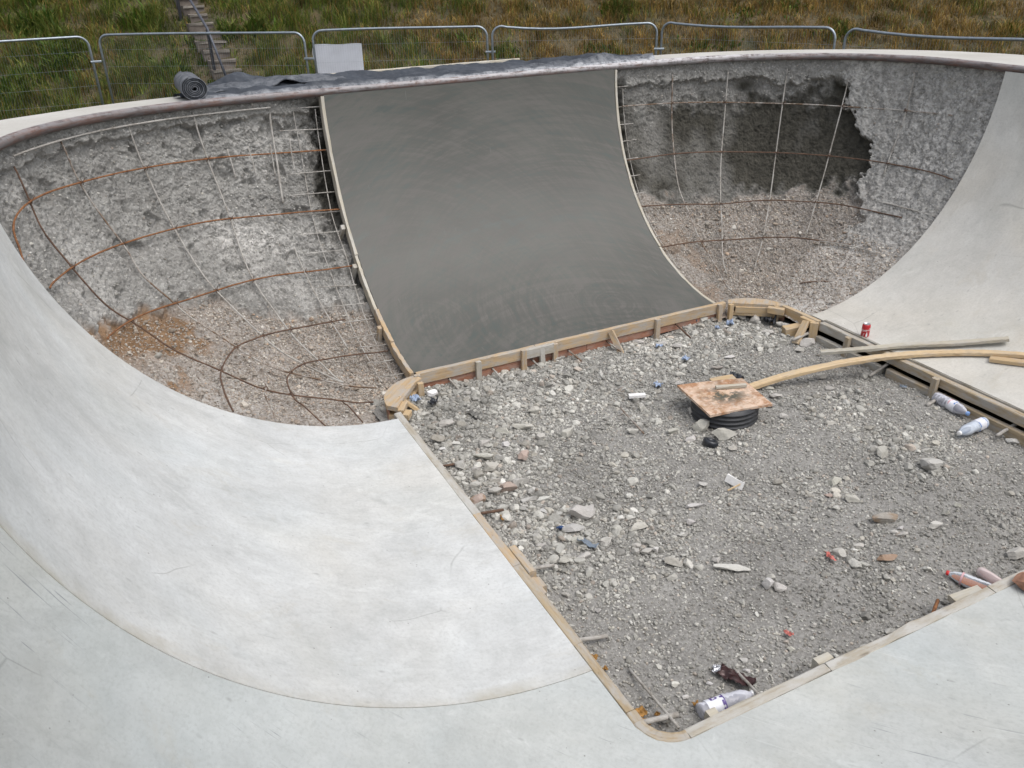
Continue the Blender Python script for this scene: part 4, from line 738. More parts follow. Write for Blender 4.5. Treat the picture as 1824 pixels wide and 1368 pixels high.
# ------------------------------------------------------------------ drinks can and bottles
def place(V, xy, z, tilt=0., spin=0.):
    V = V @ np.array(Matrix.Rotation(tilt, 3, 'Y')).T @ np.array(Matrix.Rotation(spin, 3, 'Z')).T; return lw(V + np.array([xy[0], xy[1], z]))
cz = .004; root = thing('drinks_can', 'red drinks can with white lettering standing on the pale right ramp', 'drinks can', lt((3.885, -1.185, cz)))
V, F = lathe([(.0, .004), (.024, .0), (.027, .004), (.033, .012), (.033, .100), (.029, .111), (.0265, .1135)], 40); obj('can_body', place(V, (3.885, -1.185), cz), F, M['red'], root, True)
V, F = lathe([(.0268, .1130), (.0275, .1155), (.0262, .1155), (.0245, .110), (.0, .110)], 32); lid = obj('can_lid', place(V, (3.885, -1.185), cz), F, M['alu'], root, True)
mb = MB(); mb.add(*sweep(place(np.array([(-.004, 0, .1125), (.012, 0, .113)]), (3.885, -1.185), cz), rect(.012, .002))); mb.build('ring_pull', M['alu'], lid)
V, F = lathe([(.0272, .0035), (.0268, .0005), (.020, .0012)], 32); obj('can_base_rim', place(V, (3.885, -1.185), cz - .0008), F, M['alu'], root, True)
def lettering(txt, size, xy, z0, rad, facing, name, m, parent, lean=0., shear=.35):
    cu = bpy.data.curves.new(name, 'FONT'); cu.body = txt; cu.size = size; cu.shear = shear; cu.align_x = 'CENTER'; cu.offset = size * .018; ob = bpy.data.objects.new('tmp_letters', cu); COL.objects.link(ob)
    dg = bpy.context.evaluated_depsgraph_get(); me = bpy.data.meshes.new_from_object(ob.evaluated_get(dg)); bpy.data.objects.remove(ob)
    bm = bmesh.new(); bm.from_mesh(me); bmesh.ops.subdivide_edges(bm, edges=[e for e in bm.edges if e.calc_length() > size * .15], cuts=1); bmesh.ops.triangulate(bm, faces=bm.faces)
    P = np.array([v.co[:] for v in bm.verts]); F = [[v.index for v in f.verts] for f in bm.faces]; bm.free(); bpy.data.meshes.remove(me)
    cl, sl = math.cos(lean), math.sin(lean); x, y = P[:, 0] * cl - P[:, 1] * sl, P[:, 0] * sl + P[:, 1] * cl; a = facing + x / rad
    return obj(name, lw(np.stack([xy[0] + (rad + .0006) * np.cos(a), xy[1] + (rad + .0006) * np.sin(a), z0 + y], -1)), F, M[m], parent)
fc = math.atan2(-5.56 + 1.185 + .05, -1.5 - 3.885 + .9)
fc = math.atan2(-5.5 + 1.185, -1.5 - 3.885) 
fc = math.atan2(-4.62, -2.38)
lettering('Coca-Cola', .026, (3.885, -1.185), cz + .062, .033, fc, 'lettering', 'white', root, .18); lettering('Coca-Cola', .010, (3.885, -1.185), cz + .018, .033, fc - .75, 'lettering', 'white', root, 1.35)
a = fc + np.linspace(-.22, .22, 7); zz = np.array([.012, .03, .038, .046, .050]); wd = np.array([1., .95, .6, .45, .4]); Vq = np.stack([np.stack([3.885 + .0336 * np.cos(fc - .05 + (a - fc) * w_), -1.185 + .0336 * np.sin(fc - .05 + (a - fc) * w_), np.full(7, cz + z_)], -1) for z_, w_ in zip(zz, wd)], 0)
obj('bottle_emblem', lw(Vq).reshape(-1, 3), grid_faces(5, 7), M['white'], root, True)

def bottle(xy0, xy1, z, L, r_, body, cap, band, label, seed, crumple=.10, bands=(), liquid=None, zend=None):
    """base at xy0, cap towards xy1"""
    a, b = np.array([*xy0, z]), np.array([*xy1, z if zend is None else zend]); d = (b - a) / np.linalg.norm(b - a); root = thing('plastic_bottle', label, 'bottle', lt((a[0], a[1], z - r_)), 'discarded plastic bottles')
    ribs = []
    for t in np.linspace(.05, .62, 24): ribs.append((r_ * (1 - .05 * (.5 + .5 * math.cos(t * 75))), t * L))
    pr = [(.0, .012 * L), (r_ * .55, .0), (r_ * .92, .008 * L), (r_, .03 * L)] + ribs + [(r_ * .98, .66 * L), (r_ * .86, .76 * L), (r_ * .60, .86 * L), (r_ * .36, .91 * L), (r_ * .31, .94 * L)]
    Rm = np.array(Vector((0, 0, 1)).rotation_difference(Vector(d)).to_matrix())
    def put(V): return lw(V @ Rm.T + a)
    V, F = lathe(pr, 28, crumple, seed); obj('body', put(V), F, M[body], root, True)
    V, F = lathe([(0, .935 * L), (r_ * .37, .935 * L), (r_ * .39, .94 * L), (r_ * .39, .985 * L), (r_ * .33, .992 * L), (0, .992 * L)], 20); obj('cap', put(V), F, M[cap], root, True)
    for (t0, t1, m_, a0, a1) in bands:
        th = np.linspace(a0, a1, 24); tt = np.linspace(t0, t1, 6) * L; T2, A2 = np.meshgrid(tt, th, indexing='ij'); rr = r_ * 1.012 + .001 * seed % .002; V = np.stack([rr * np.cos(A2), rr * np.sin(A2), T2], -1).reshape(-1, 3)
        dd = fbm(V * 22, 3, seed); V[:, :2] *= (1 + crumple * np.maximum(dd, -.02))[:, None]; obj('label_band', put(V), grid_faces(6, 24), M[m_], root, True)
    if liquid:
        V, F = lathe([(0, .03 * L)] + [(r_ * .90, t * L) for t in np.linspace(.03, .66, 8)] + [(r_ * .55, .85 * L), (0, .88 * L)], 24); W_ = put(V); lim = a[2] - r_ * .15; W_[:, 2] = np.minimum(W_[:, 2], lim); obj('drink', W_, F, M[liquid], root, True)
    return root
FULL = 2 * math.pi
bottle((3.735, -2.03), (3.705, -2.375), -.125, .305, .041, 'petv', 'bluecap', 0, 'crushed clear bottle with pale blue cap lying along the right form', 3, .16, ((.44, .66, 'label', 0, FULL), (.46, .50, 'redp', -.5, 2.6), (.60, .64, 'bluep', .2, 2.2)), None, -.118)
bottle((3.715, -2.455), (3.40, -2.475), -.125, .295, .041, 'petb', 'white', 0, 'bluish bottle with white cap pointing away from the right form', 5, .12, ((.10, .36, 'label', 0, FULL), (.34, .365, 'bluep', 0, FULL), (.09, .115, 'bluep', 0, FULL), (.16, .28, 'bluep', .9, 1.5), (.18, .30, 'bluep', 2.2, 2.5)))
bottle((.345, -3.575), (.655, -3.605), -.10, .29, .038, 'petv', 'white', 0, 'crumpled clear bottle with purple and white label behind the near form', 7, .14, ((.12, .40, 'label', 0, FULL), (.36, .42, 'purple', 0, FULL), (.20, .32, 'purple', .8, 1.5), (.20, .32, 'purple', 2.2, 2.9)))
bottle((2.200, -3.665), (2.105, -3.435), -.115, .255, .034, 'pet', 'cap', 0, 'clear bottle with a red cap and orange drink left in it', 9, .05, ((.30, .62, 'label', .6, 3.4), (.66, .70, 'redp', 0, FULL), (.26, .29, 'slate', .4, 3.4)), 'juice')
V, F = lathe([(.0, .0), (.018, .004), (.027, .02), (.029, .08), (.026, .15), (.015, .168), (0, .172)], 18, .12, 3); V = V @ np.array(Matrix.Rotation(R(88), 3, 'Y')).T @ np.array(Matrix.Rotation(R(-95), 3, 'Z')).T; tag(obj('plastic_tube', lw(V + np.array([2.262, -3.50, -.105])), F, M['petp'], None, True), 'dusty pinkish plastic tube beside the red capped bottle', 'plastic tube')

# ------------------------------------------------------------------ small litter
def chunk(name, xy, dims, m, label, cat, z=None, spin=0., tilt=0., seed=0, group=None, cuts=9, rough=.06):
    rng = np.random.default_rng(seed + 900); B, F = ico(3); V = B.copy()
    for i in range(cuts): d = rng.normal(size=3); d /= np.linalg.norm(d); h = rng.uniform(.45, .75); V -= np.maximum(V @ d - h, 0)[:, None] * d
    V = np.sign(V) * np.abs(V) ** .8; V *= (1 + rough * fbm(V * 3 + seed, 3, seed))[:, None]; V *= np.array(dims) / 2 / np.abs(V).max(0)
    V = V @ np.array(Matrix.Rotation(tilt, 3, 'X')).T @ np.array(Matrix.Rotation(spin, 3, 'Z')).T
    if z is None: z = float(bed_z(np.array([xy[0]]), np.array([xy[1]]))[0]) + .004 - V[:, 2].min() - .012
    return tag(obj(name, lw(V + np.array([xy[0], xy[1], z])), F, M[m], None, False), label, cat, group)
def scrap(name, xy, dims, m, label, cat, seed=0, spin=0., curl=.4, group=None, z=None, n=14):
    """crumpled sheet with a little thickness"""
    u = np.linspace(-.5, .5, n); A, B_ = np.meshgrid(u, u, indexing='ij'); P = np.stack([A * dims[0], B_ * dims[1], A * 0], -1); q = P / max(dims) * 3 + seed * 3.1
    hz = dims[2] * (fbm(q, 3, seed) + .5 * billow(q * 2, 2, seed + 4)) + curl * dims[0] * A * A; P[..., 2] = hz; P[..., 0] += .12 * dims[0] * noise(q * 1.3, seed + 2); P[..., 1] += .2 * dims[1] * noise(q * 1.1, seed + 3)
    P = P.reshape(-1, 3); V = np.concatenate([P, P - (0, 0, .0015)]); F = grid_faces(n, n)[:, ::-1].tolist() + (grid_faces(n, n) + n * n).tolist(); rim = np.concatenate([np.arange(n) * n, (n - 1) * n + np.arange(1, n), np.arange(n - 2, -1, -1) * n + n - 1, np.arange(n - 2, 0, -1)])
    F += [[int(rim[i]), int(rim[(i + 1) % len(rim)]), int(n * n + rim[(i + 1) % len(rim)]), int(n * n + rim[i])] for i in range(len(rim))]
    V = V @ np.array(Matrix.Rotation(spin, 3, 'Z')).T
    if z is None: z = float(bed_z(np.array([xy[0]]), np.array([xy[1]]))[0]) + .014 - V[:, 2].min()
    return tag(obj(name, lw(V + np.array([xy[0], xy[1], z])), F, M[m], None, True), label, cat, group)
chunk('plaster_block', (.40, -.235), (.10, .07, .06), 'paper', 'clean white block of plaster beside the left corner form', 'plaster block', seed=1, spin=.6, z=-.075)
one_ = MB(); LB([(1.715, -.955, -.105), (1.83, -1.005, -.10)], .04, .024, mb=one_); tag(one_.build('plaster_block', M['paper'], None), 'white oblong strip of plaster lying left of the manhole lid', 'plaster block')
mb = MB(); LB([(1.628, -2.19, -.085), (1.667, -2.305, -.098)], .009, .052, mb=mb, up=(.5, .15, 1)); tag(mb.build('tile_fragment', M['paper'], None), 'thin white tile fragment standing on edge in the gravel', 'tile fragment')
mb = MB(); LB([(1.565, -2.285, -.105), (1.665, -2.285, -.088)], .007, .007, mb=mb); tag(mb.build('stick', M['plank'], None), 'thin straw coloured stick under the white tile fragment', 'stick')
for i, (xy, nm, m_, d, lab, cat) in enumerate((((.25, -.275), 'plastic_bag', 'blue', (.07, .06, .03), 'pale blue plastic scrap under the left corner form', 'plastic scrap'), ((1.0 - .552, -2.142), 'bottle_top', 'deepblue', (.035, .028, .02), 'small deep blue bit of plastic left of the smooth slab fragment', 'plastic scrap'), ((.516, -2.335), 'plastic_strip', 'slate', (.13, .035, .012), 'blue grey glossy plastic strip between pale rocks', 'plastic scrap'),
        ((3.06, .0), 'plastic_bag', 'blue', (.05, .05, .03), 'blue scrap against the far form near its right end', 'plastic scrap'), ((3.273, -.235), 'plastic_bag', 'blue', (.06, .06, .04), 'blue scrap in front of the far right corner rocks', 'plastic scrap'), ((3.109, -.258), 'plastic_bag', 'blue', (.035, .035, .02), 'tiny blue scrap left of a larger blue scrap at the far right', 'plastic scrap'), ((2.023, -.896), 'plastic_bag', 'blue', (.065, .05, .02), 'flat blue scrap behind the manhole lid', 'plastic scrap'), ((2.451, -.677), 'plastic_bag', 'blue', (.05, .06, .02), 'whitish blue scrap in the middle of the far rubble', 'plastic scrap'), ((3.67, -1.794), 'plastic_bag', 'slate', (.05, .03, .01), 'small blue grey scrap left of the stake in the right form', 'plastic scrap'), ((2.442, -.321), 'plastic_bag', 'blue', (.055, .03, .02), 'blue scrap right of the tilted brace', 'plastic scrap'),
        ((1.652, -3.048), 'wrapper', 'redscrap', (.026, .065, .012), 'long crumpled red wrapper beside a grey stone', 'wrapper'), ((1.05, -3.372), 'wrapper', 'redscrap', (.026, .042, .012), 'small pointed red wrapper near the camera', 'wrapper'), ((.627, -3.487), 'wrapper', 'brownfoil', (.07, .16, .03), 'dark brown crumpled wrapper with a silver end', 'wrapper'), ((.585, -3.40), 'foil_scrap', 'alu', (.05, .04, .012), 'silver foil scrap at the end of the brown wrapper', 'foil scrap'),
        ((.344, -.405), 'plastic_film', 'film', (.11, .06, .03), 'black plastic film in the rubble by the left corner form', 'plastic film'), ((3.664, -.322), 'plastic_film', 'film', (.09, .08, .05), 'crumpled black film under the far right corner form', 'plastic film'), ((2.627, -1.098), 'plastic_film', 'film', (.10, .05, .03), 'black film under the end of the curved plank', 'plastic film'), ((.558, -.695), 'metal_strip', 'tin', (.14, .05, .02), 'bent dull metal strip on the gravel at the left', 'metal strip'))):
    scrap(nm, xy, d, m_, lab, cat, seed=i + 2, spin=(-1.1 if nm == 'plastic_strip' else .3 * i), curl=.25, group='scraps of litter in the pit')
V, F = lathe([(.040, -.035), (.052, -.03), (.055, .0), (.050, .012), (.036, .012), (.030, .0), (.028, -.03)], 22, .08, 4); tag(obj('plastic_ring', place(V, (1.829, -1.785), -.095, .35, .2), F, M['film'], None, True), 'black plastic ring lying in front of the manhole', 'plastic ring')
for i, (xy, d, lab) in enumerate((((.114, -3.448), (.055, .05), 'large brown dead leaf by the near corner'), ((.108, -3.500), (.035, .045), 'folded yellow brown leaf touching the near dowel bar'), ((.178, -3.494), (.022, .022), 'tiny yellow leaf above the near dowel bar'), ((.365, -3.525), (.032, .02), 'small orange leaf beside the purple labelled bottle'), ((.108, -3.075), (.03, .03), 'orange leaf against the left form, upper of two'), ((.118, -3.16), (.022, .022), 'orange leaf against the left form, lower of two'), ((.205, -1.885), (.035, .045), 'orange brown leaf beside the short rusty bar'), ((1.84, -3.60), (.025, .05), 'yellow leaf beside the rusty rod'))):
    scrap('leaf', xy, (d[0], d[1], .012), 'leaf', lab, 'leaf', seed=i + 30, spin=i, curl=.5, group='dead leaves in the pit', z=float(bed_z(np.array([xy[0]]), np.array([xy[1]]))[0]) + .022)
mb = MB(); LB([(1.86, -3.645, -.045), (2.03, -3.672, -.030)], .06, .04, mb=mb); tag(mb.build('wood_wedge', M['palewood'], None), 'wooden wedge against the near form by the red capped bottle', 'wood wedge')
chunk('brick', (2.235, -3.80), (.20, .16, .085), 'brick', 'weathered orange brick lying on the near concrete edge', 'brick', z=.050, spin=-.5, seed=3, rough=.10)
chunk('rock', (2.62, -3.80), (.1, .08, .05), 'brick', 'reddish stone on the near concrete edge outside the frame', 'rock', z=.03, seed=9) if False else None

# ------------------------------------------------------------------ membrane sheet, roll and board on the deck
def rim(s, out, dz):
    s = np.asarray(s, float); c_, n_, p_ = frame(s); P = surf(s, np.ones_like(s)); P[..., :2] += n_ * (np.asarray(out) + .026)[..., None]; P[..., 2] = p_[..., 2] + dz; return P
sv = np.linspace(5.80, 10.33, 260); vv = np.linspace(0, 1, 46); S2, V2 = np.meshgrid(sv, vv, indexing='ij'); a_ = (S2 - 5.80) / 4.53
wid = np.interp(a_, [0, .05, .5, .8, 1.], [.40, .50, .52, .40, .20]); inn = np.interp(a_, [0, .1, .6, .8, 1], [.05, .05, .055, .07, .11])
q = np.stack([S2 * 1.0, V2 * wid * 1.0, a_ * 0], -1)
hh = .016 + .042 * np.abs(fbm(q * np.array([2.2, 8, 1]), 4, 4)) + .05 * np.exp(-((V2 - .72 - .10 * np.sin(S2 * 2.1)) / .13) ** 2) * sstep(5.8, 6.3, S2) * np.interp(a_, [0, .15, .5, .75, 1], [.6, 1.3, .75, .7, .2]) + .024 * np.exp(-((V2 - .28 - .06 * np.sin(S2 * 1.4 + 1)) / .10) ** 2)
hh += .06 * np.exp(-(((S2 - 6.30) / .14) ** 2 + ((V2 - .75) / .3) ** 2)) + .055 * np.exp(-(((S2 - 9.75) / .22) ** 2 + ((V2 - .62) / .30) ** 2)) + .005 * billow(q * np.array([4, 10, 1]), 2, 9)
hh = hh * sstep(0, .06, V2) * (.25 + .75 * sstep(1.0, .93, V2)) + .014
P = rim(S2, inn + V2 * wid + .02 * fbm(q * 2.2 + 4, 2, 12), hh); dust = np.clip(.75 * np.exp(-(V2 / .07) ** 2) + .4 * sstep(.5, .9, a_) * sstep(.5, .1, V2) + .06, 0, 1)
Pt = P.reshape(-1, 3); n_ = len(Pt); Fm = grid_faces(260, 46); tag(obj('membrane_sheet', lw(np.concatenate([Pt, Pt - (0, 0, .006)])), np.concatenate([Fm[:, ::-1], Fm + n_]), M['tarp'], None, True, {'dust': ('FLOAT', np.concatenate([dust.ravel(), dust.ravel()]))}), 'dusty dark blue grey membrane sheet laid out rumpled along the far deck', 'membrane sheet')
# second fold lying over the first
S3, V3 = np.meshgrid(np.linspace(5.95, 7.15, 70), np.linspace(0, 1, 26), indexing='ij'); a3 = (S3 - 5.95) / 1.2; q3 = np.stack([S3, V3, S3 * 0], -1)
h3 = .055 + .06 * np.sin(np.pi * np.clip(V3, 0, 1)) * np.interp(a3, [0, .4, .8, 1], [.2, .9, .8, .1]) + .02 * fbm(q3 * 4, 3, 6) + .05 * np.exp(-(((S3 - 6.62) / .10) ** 2)) * sstep(.6, .0, V3); P3 = rim(S3, .16 + .12 * a3 + V3 * (.34 - .14 * a3), h3).reshape(-1, 3); n3 = len(P3); F3 = grid_faces(70, 26)
tag(obj('membrane_sheet', lw(np.concatenate([P3, P3 - (0, 0, .006)])), np.concatenate([F3[:, ::-1], F3 + n3]), M['tarp'], None, True, {'dust': ('FLOAT', np.full(2 * n3, .25))}), 'loose fold of blue grey membrane lying on the sheet next to the roll', 'membrane sheet')
# the roll: a spiral swept along its axis
th = np.linspace(0, 2 * np.pi * 6.2, 330); rr = .016 + (.100 - .016) * th / th[-1]; sq = np.stack([rr * np.cos(th) * 1.06, rr * np.sin(th) * .95], -1); c5, n5, p5 = frame(np.array([5.79])); ax = np.array([0, 1., 0]); tx = np.array([1., 0, 0]); up = np.array([0, 0, 1.]); base = rim(np.array([5.79]), np.array([.06]), .108)[0]
Ls = np.linspace(0, .46, 9); jit = np.interp(np.arange(330), np.arange(0, 331, 33), RNG.uniform(-.012, .012, 11)); V = np.stack([base + ax * (l + jit[:, None] * (1 if l < .01 else 1 if l > .45 else 0)) + tx * sq[:, :1] * -1 + up * sq[:, 1:] for l in Ls], 0)
Vi = V + 0.; inw = np.stack([-np.cos(th), -np.sin(th)], -1) * .0065; Vi = Vi + (tx * -inw[:, :1] + up * inw[:, 1:])[None]; n6 = V.size // 3; F6 = grid_faces(9, 330); V6 = np.concatenate([V.reshape(-1, 3), Vi.reshape(-1, 3)])
end = np.stack([np.arange(329), np.arange(1, 330), n6 + np.arange(1, 330), n6 + np.arange(329)], -1); endb = end + 8 * 330
tag(obj('membrane_roll', lw(V6), np.concatenate([F6, F6[:, ::-1] + n6, end, endb[:, ::-1]]), M['tarp'], None, True, {'dust': ('FLOAT', np.full(len(V6), .3))}), 'rolled up end of grey membrane at the left end of the sheet on the deck', 'membrane roll')
mb = MB(); mb.add(*sweep(lw(rim(np.linspace(6.95, 9.05, 24), np.full(24, .655), .030)), rect(.05, .075, .1), (0, 0, 1), True, 3, .0015)); tag(mb.build('edge_board', M['palewood'], None), 'long dark edged timber board on the outer edge of the deck behind the membrane', 'board')

# ------------------------------------------------------------------ ground sheet, hill, steps, hand rail
def hill_z(x, y):
    x, y = np.asarray(x, float), np.asarray(y, float); q = np.stack([x, y, x * 0], -1); d = np.hypot(x - 1, y - 4); lo = sstep(7.5, 9.5, d)
    t = np.maximum(y - 15.8, 0); t = np.where(y < 17, t * t / 2.4 * .8 + t * .2 * (y > 15.8), t) if False else t
    return -.25 + .5 * t + lo * (.10 * fbm(q * .35, 3, 2) + .04 * fbm(q * 1.4, 3, 3)) - .35 * (1 - lo)
xs = np.concatenate([np.linspace(-120, -16, 40), np.linspace(-15.6, 16, 160), np.linspace(16.4, 120, 40)]); ys = np.concatenate([np.linspace(-120, 8, 60), np.linspace(8.2, 24, 110), np.linspace(24.5, 130, 50)])
X, Y = np.meshgrid(xs, ys, indexing='ij'); tag(obj('ground', np.stack([X, Y, hill_z(X, Y)], -1).reshape(-1, 3), grid_faces(len(xs), len(ys)), M['soil'], None, True, origin=(0, 0, 0)), kind='structure')
def hz(x, y): return float(hill_z(np.array([x]), np.array([y]))[0])

s0 = np.array([-5.62, 17.75, .80]); sd = np.array([-.165, .318, .155]); wv = np.array([.888, .46, 0.]) ; root = thing('steps', 'flight of old concrete steps climbing the grassy bank', 'steps', tuple(s0))
ud = np.array([sd[0], sd[1], 0]); ud /= np.linalg.norm(ud); wv = np.array([ud[1], -ud[0], 0])
for i in range(11):
    rng = np.random.default_rng(i); b = s0 + sd * i + np.array([rng.normal(0, .012), 0, 0]); l_, r_ = -.20 + rng.normal(0, .03) - .0 * i, .34 - .012 * i + rng.normal(0, .02)
    mb = MB(); mb.add(*sweep(np.array([b + wv * l_ + ud * .17, b + wv * (l_ * .3) + ud * .17, b + wv * r_ + ud * .17]) + (0, 0, .02), rect(.36, .20, .08), (0, 0, 1), True, i + 1, .010)); st_ = mb.build('step', M['step'], root)
    mb = MB(); mb.add(*sweep(np.array([b + wv * l_ - ud * .01, b + wv * (r_ * .2) - ud * .012, b + wv * r_ - ud * .01]) + (0, 0, .105), rect(.05, .05, .15), (0, 0, 1), True, i + 5, .006)); mb.build('nosing', M['stepg'], st_)
root = thing('handrail', 'dark tube handrail on black posts beside the old steps', 'handrail', (-5.7, 17.5, .7))
pb = [(-5.42, 17.35), (-5.83, 17.85), (-6.98, 19.75)]
for (x, y), h_ in zip(pb, (.36, .92, .98)):
    mb = MB(); mb.add(*beam((x, y, hz(x, y) - .25), (x, y, hz(x, y) + h_), .055, .055, 3, (0, 1, 0))); mb.build('post', M['iron'], root)
mb = MB(); zs = [hz(*p_) for p_ in pb]; mb.add(*tube([(pb[0][0] - .05, pb[0][1] + .05, zs[0] + .30), (pb[1][0], pb[1][1], zs[1] + .93), (pb[2][0], pb[2][1], zs[2] + .99), (pb[2][0] - 1.4, pb[2][1] + 2.3, zs[2] + 2.2)], .026, 10)); mb.build('rail', M['rail'], root, True)

# ------------------------------------------------------------------ temporary mesh fence
FP = [((-8.95, 14.65), (-7.275, 15.792), 2.02, ), ((-7.20, 16.05), (-3.436, 15.502)), ((-3.36, 15.851), (-.291, 15.874)), ((-.20, 15.844), (2.678, 15.70)), ((2.783, 15.797), (5.15, 13.90)), ((5.25, 13.75), (7.35, 11.0))]
FP[0] = ((-10.6, 14.0), (-7.29, 15.82))
FL = ['mesh fence panel at the far left edge of the photo', 'mesh fence panel crossing in front of the old steps', 'mesh fence panel with the white board behind it', 'mesh fence panel with a dented top rail right of the white board', 'mesh fence panel behind the right hacked corner, turning towards the camera', 'mesh fence panel running out of the photo at the right']
def fence_panel(a, b, label, seed, clamp=True):
    a, b = np.array([*a, 0.]), np.array([*b, 0.]); L = np.linalg.norm(b - a); d = (b - a) / L; zt, zb_ = 1.75, -.22; root = thing('fence_panel', label, 'fence panel', (float(a[0]), float(a[1]), zb_ - .05), 'temporary mesh fence panels'); r_ = .17; rng = np.random.default_rng(seed)
    def at(u, z): return a + d * u + np.array([0, 0, z])
    path = [at(0, zb_), at(0, zt - r_)] + [at(r_ - r_ * math.cos(t), zt - r_ + r_ * math.sin(t)) for t in np.linspace(.25, 1.57, 6)]
    sag = {3: .06, 0: .0, 1: -.01, 2: -.01, 4: .04, 5: .05}[seed]
    path += [at(u, zt - sag * math.sin(math.pi * (u / L) ** .7) ** 2) for u in np.linspace(r_ + .1, L - r_ - .1, 9)] + [at(L - r_ + r_ * math.sin(t), zt - r_ + r_ * math.cos(t)) for t in np.linspace(0, 1.32, 6)] + [at(L, zt - r_), at(L, zb_)]
    nrm = np.array([d[1], -d[0], 0.]); mb = MB(); mb.add(*sweep(np.array(path), circ(.021, 8), nrm, True)); mb.add(*sweep(np.array([at(.0, zb_ + .12), at(L / 2, zb_ + .12), at(L, zb_ + .12)]), circ(.017, 8), (0, 0, 1), True)); mb.build('frame', M['galv'], root, True)
    mb = MB()
    for u in np.arange(.05, L - .03, .042):
        e = min(u, L - u); top = zt - (r_ - math.sqrt(max(r_ * r_ - (r_ - e) ** 2, 0)) if e < r_ else 0) - .02 - sag * math.sin(math.pi * (u / L) ** .7) ** 2; mb.add(*sweep(np.array([at(u, zb_ + .12), at(u, top)]), circ(.0011, 3), nrm, False))
    for z in np.arange(zb_ + .30, zt - .1, .285): mb.add(*sweep(np.array([at(0, z), at(L / 2, z + rng.normal(0, .006)), at(L, z)]), circ(.0015, 3), (0, 0, 1), False))
    mb.build('wire_infill', M['galv'], root)
    for u in (0, L):
        c_ = at(u, zb_ - .04); mb = MB(); mb.add(*sweep(np.array([c_ - nrm * .3, c_, c_ + nrm * .3]), rect(.20, .13, .2), (0, 0, 1), True)); mb.build('foot', M['pipe'], root)
    if clamp:
        c_ = at(L, zt - .42); mb = MB(); mb.add(*sweep(np.array([c_ - d * .035, c_ + d * .06, c_ + d * .14]), rect(.05, .035, .2), (0, 0, 1), True)); mb.build('clamp', M['galv'], root)
for i, (a, b) in enumerate(FP): fence_panel(a, b, FL[i], i, i < 5)
V = []; u = np.linspace(0, 1, 20); A2, B2 = np.meshgrid(u, np.linspace(0, 1, 12), indexing='ij'); ztop = 1.515 + .006 * np.sin(A2 * 9); P = np.stack([-3.40 + .875 * A2, 15.93 + .012 * np.sin(A2 * 5) + .0 * B2, 1.03 + (ztop - 1.03) * B2 + .006 * np.sin(B2 * 3)], -1); P[..., 0] += .012 * np.sin(B2 * 7) * (A2 < .04)
Pf = P.reshape(-1, 3); nb = len(Pf); Fb = grid_faces(20, 12); rimb = np.concatenate([np.arange(20) * 12, 19 * 12 + np.arange(1, 12), np.arange(18, -1, -1) * 12 + 11, np.arange(10, 0, -1)])
tag(obj('white_board', np.concatenate([Pf, Pf + (0, .012, 0)]), Fb.tolist() + (Fb[:, ::-1] + nb).tolist() + [[int(rimb[i]), int(nb + rimb[i]), int(nb + rimb[(i + 1) % len(rimb)]), int(rimb[(i + 1) % len(rimb)])] for i in range(len(rimb))], M['board'], None, False), 'blank white board tied to the back of the mesh fence', 'board')

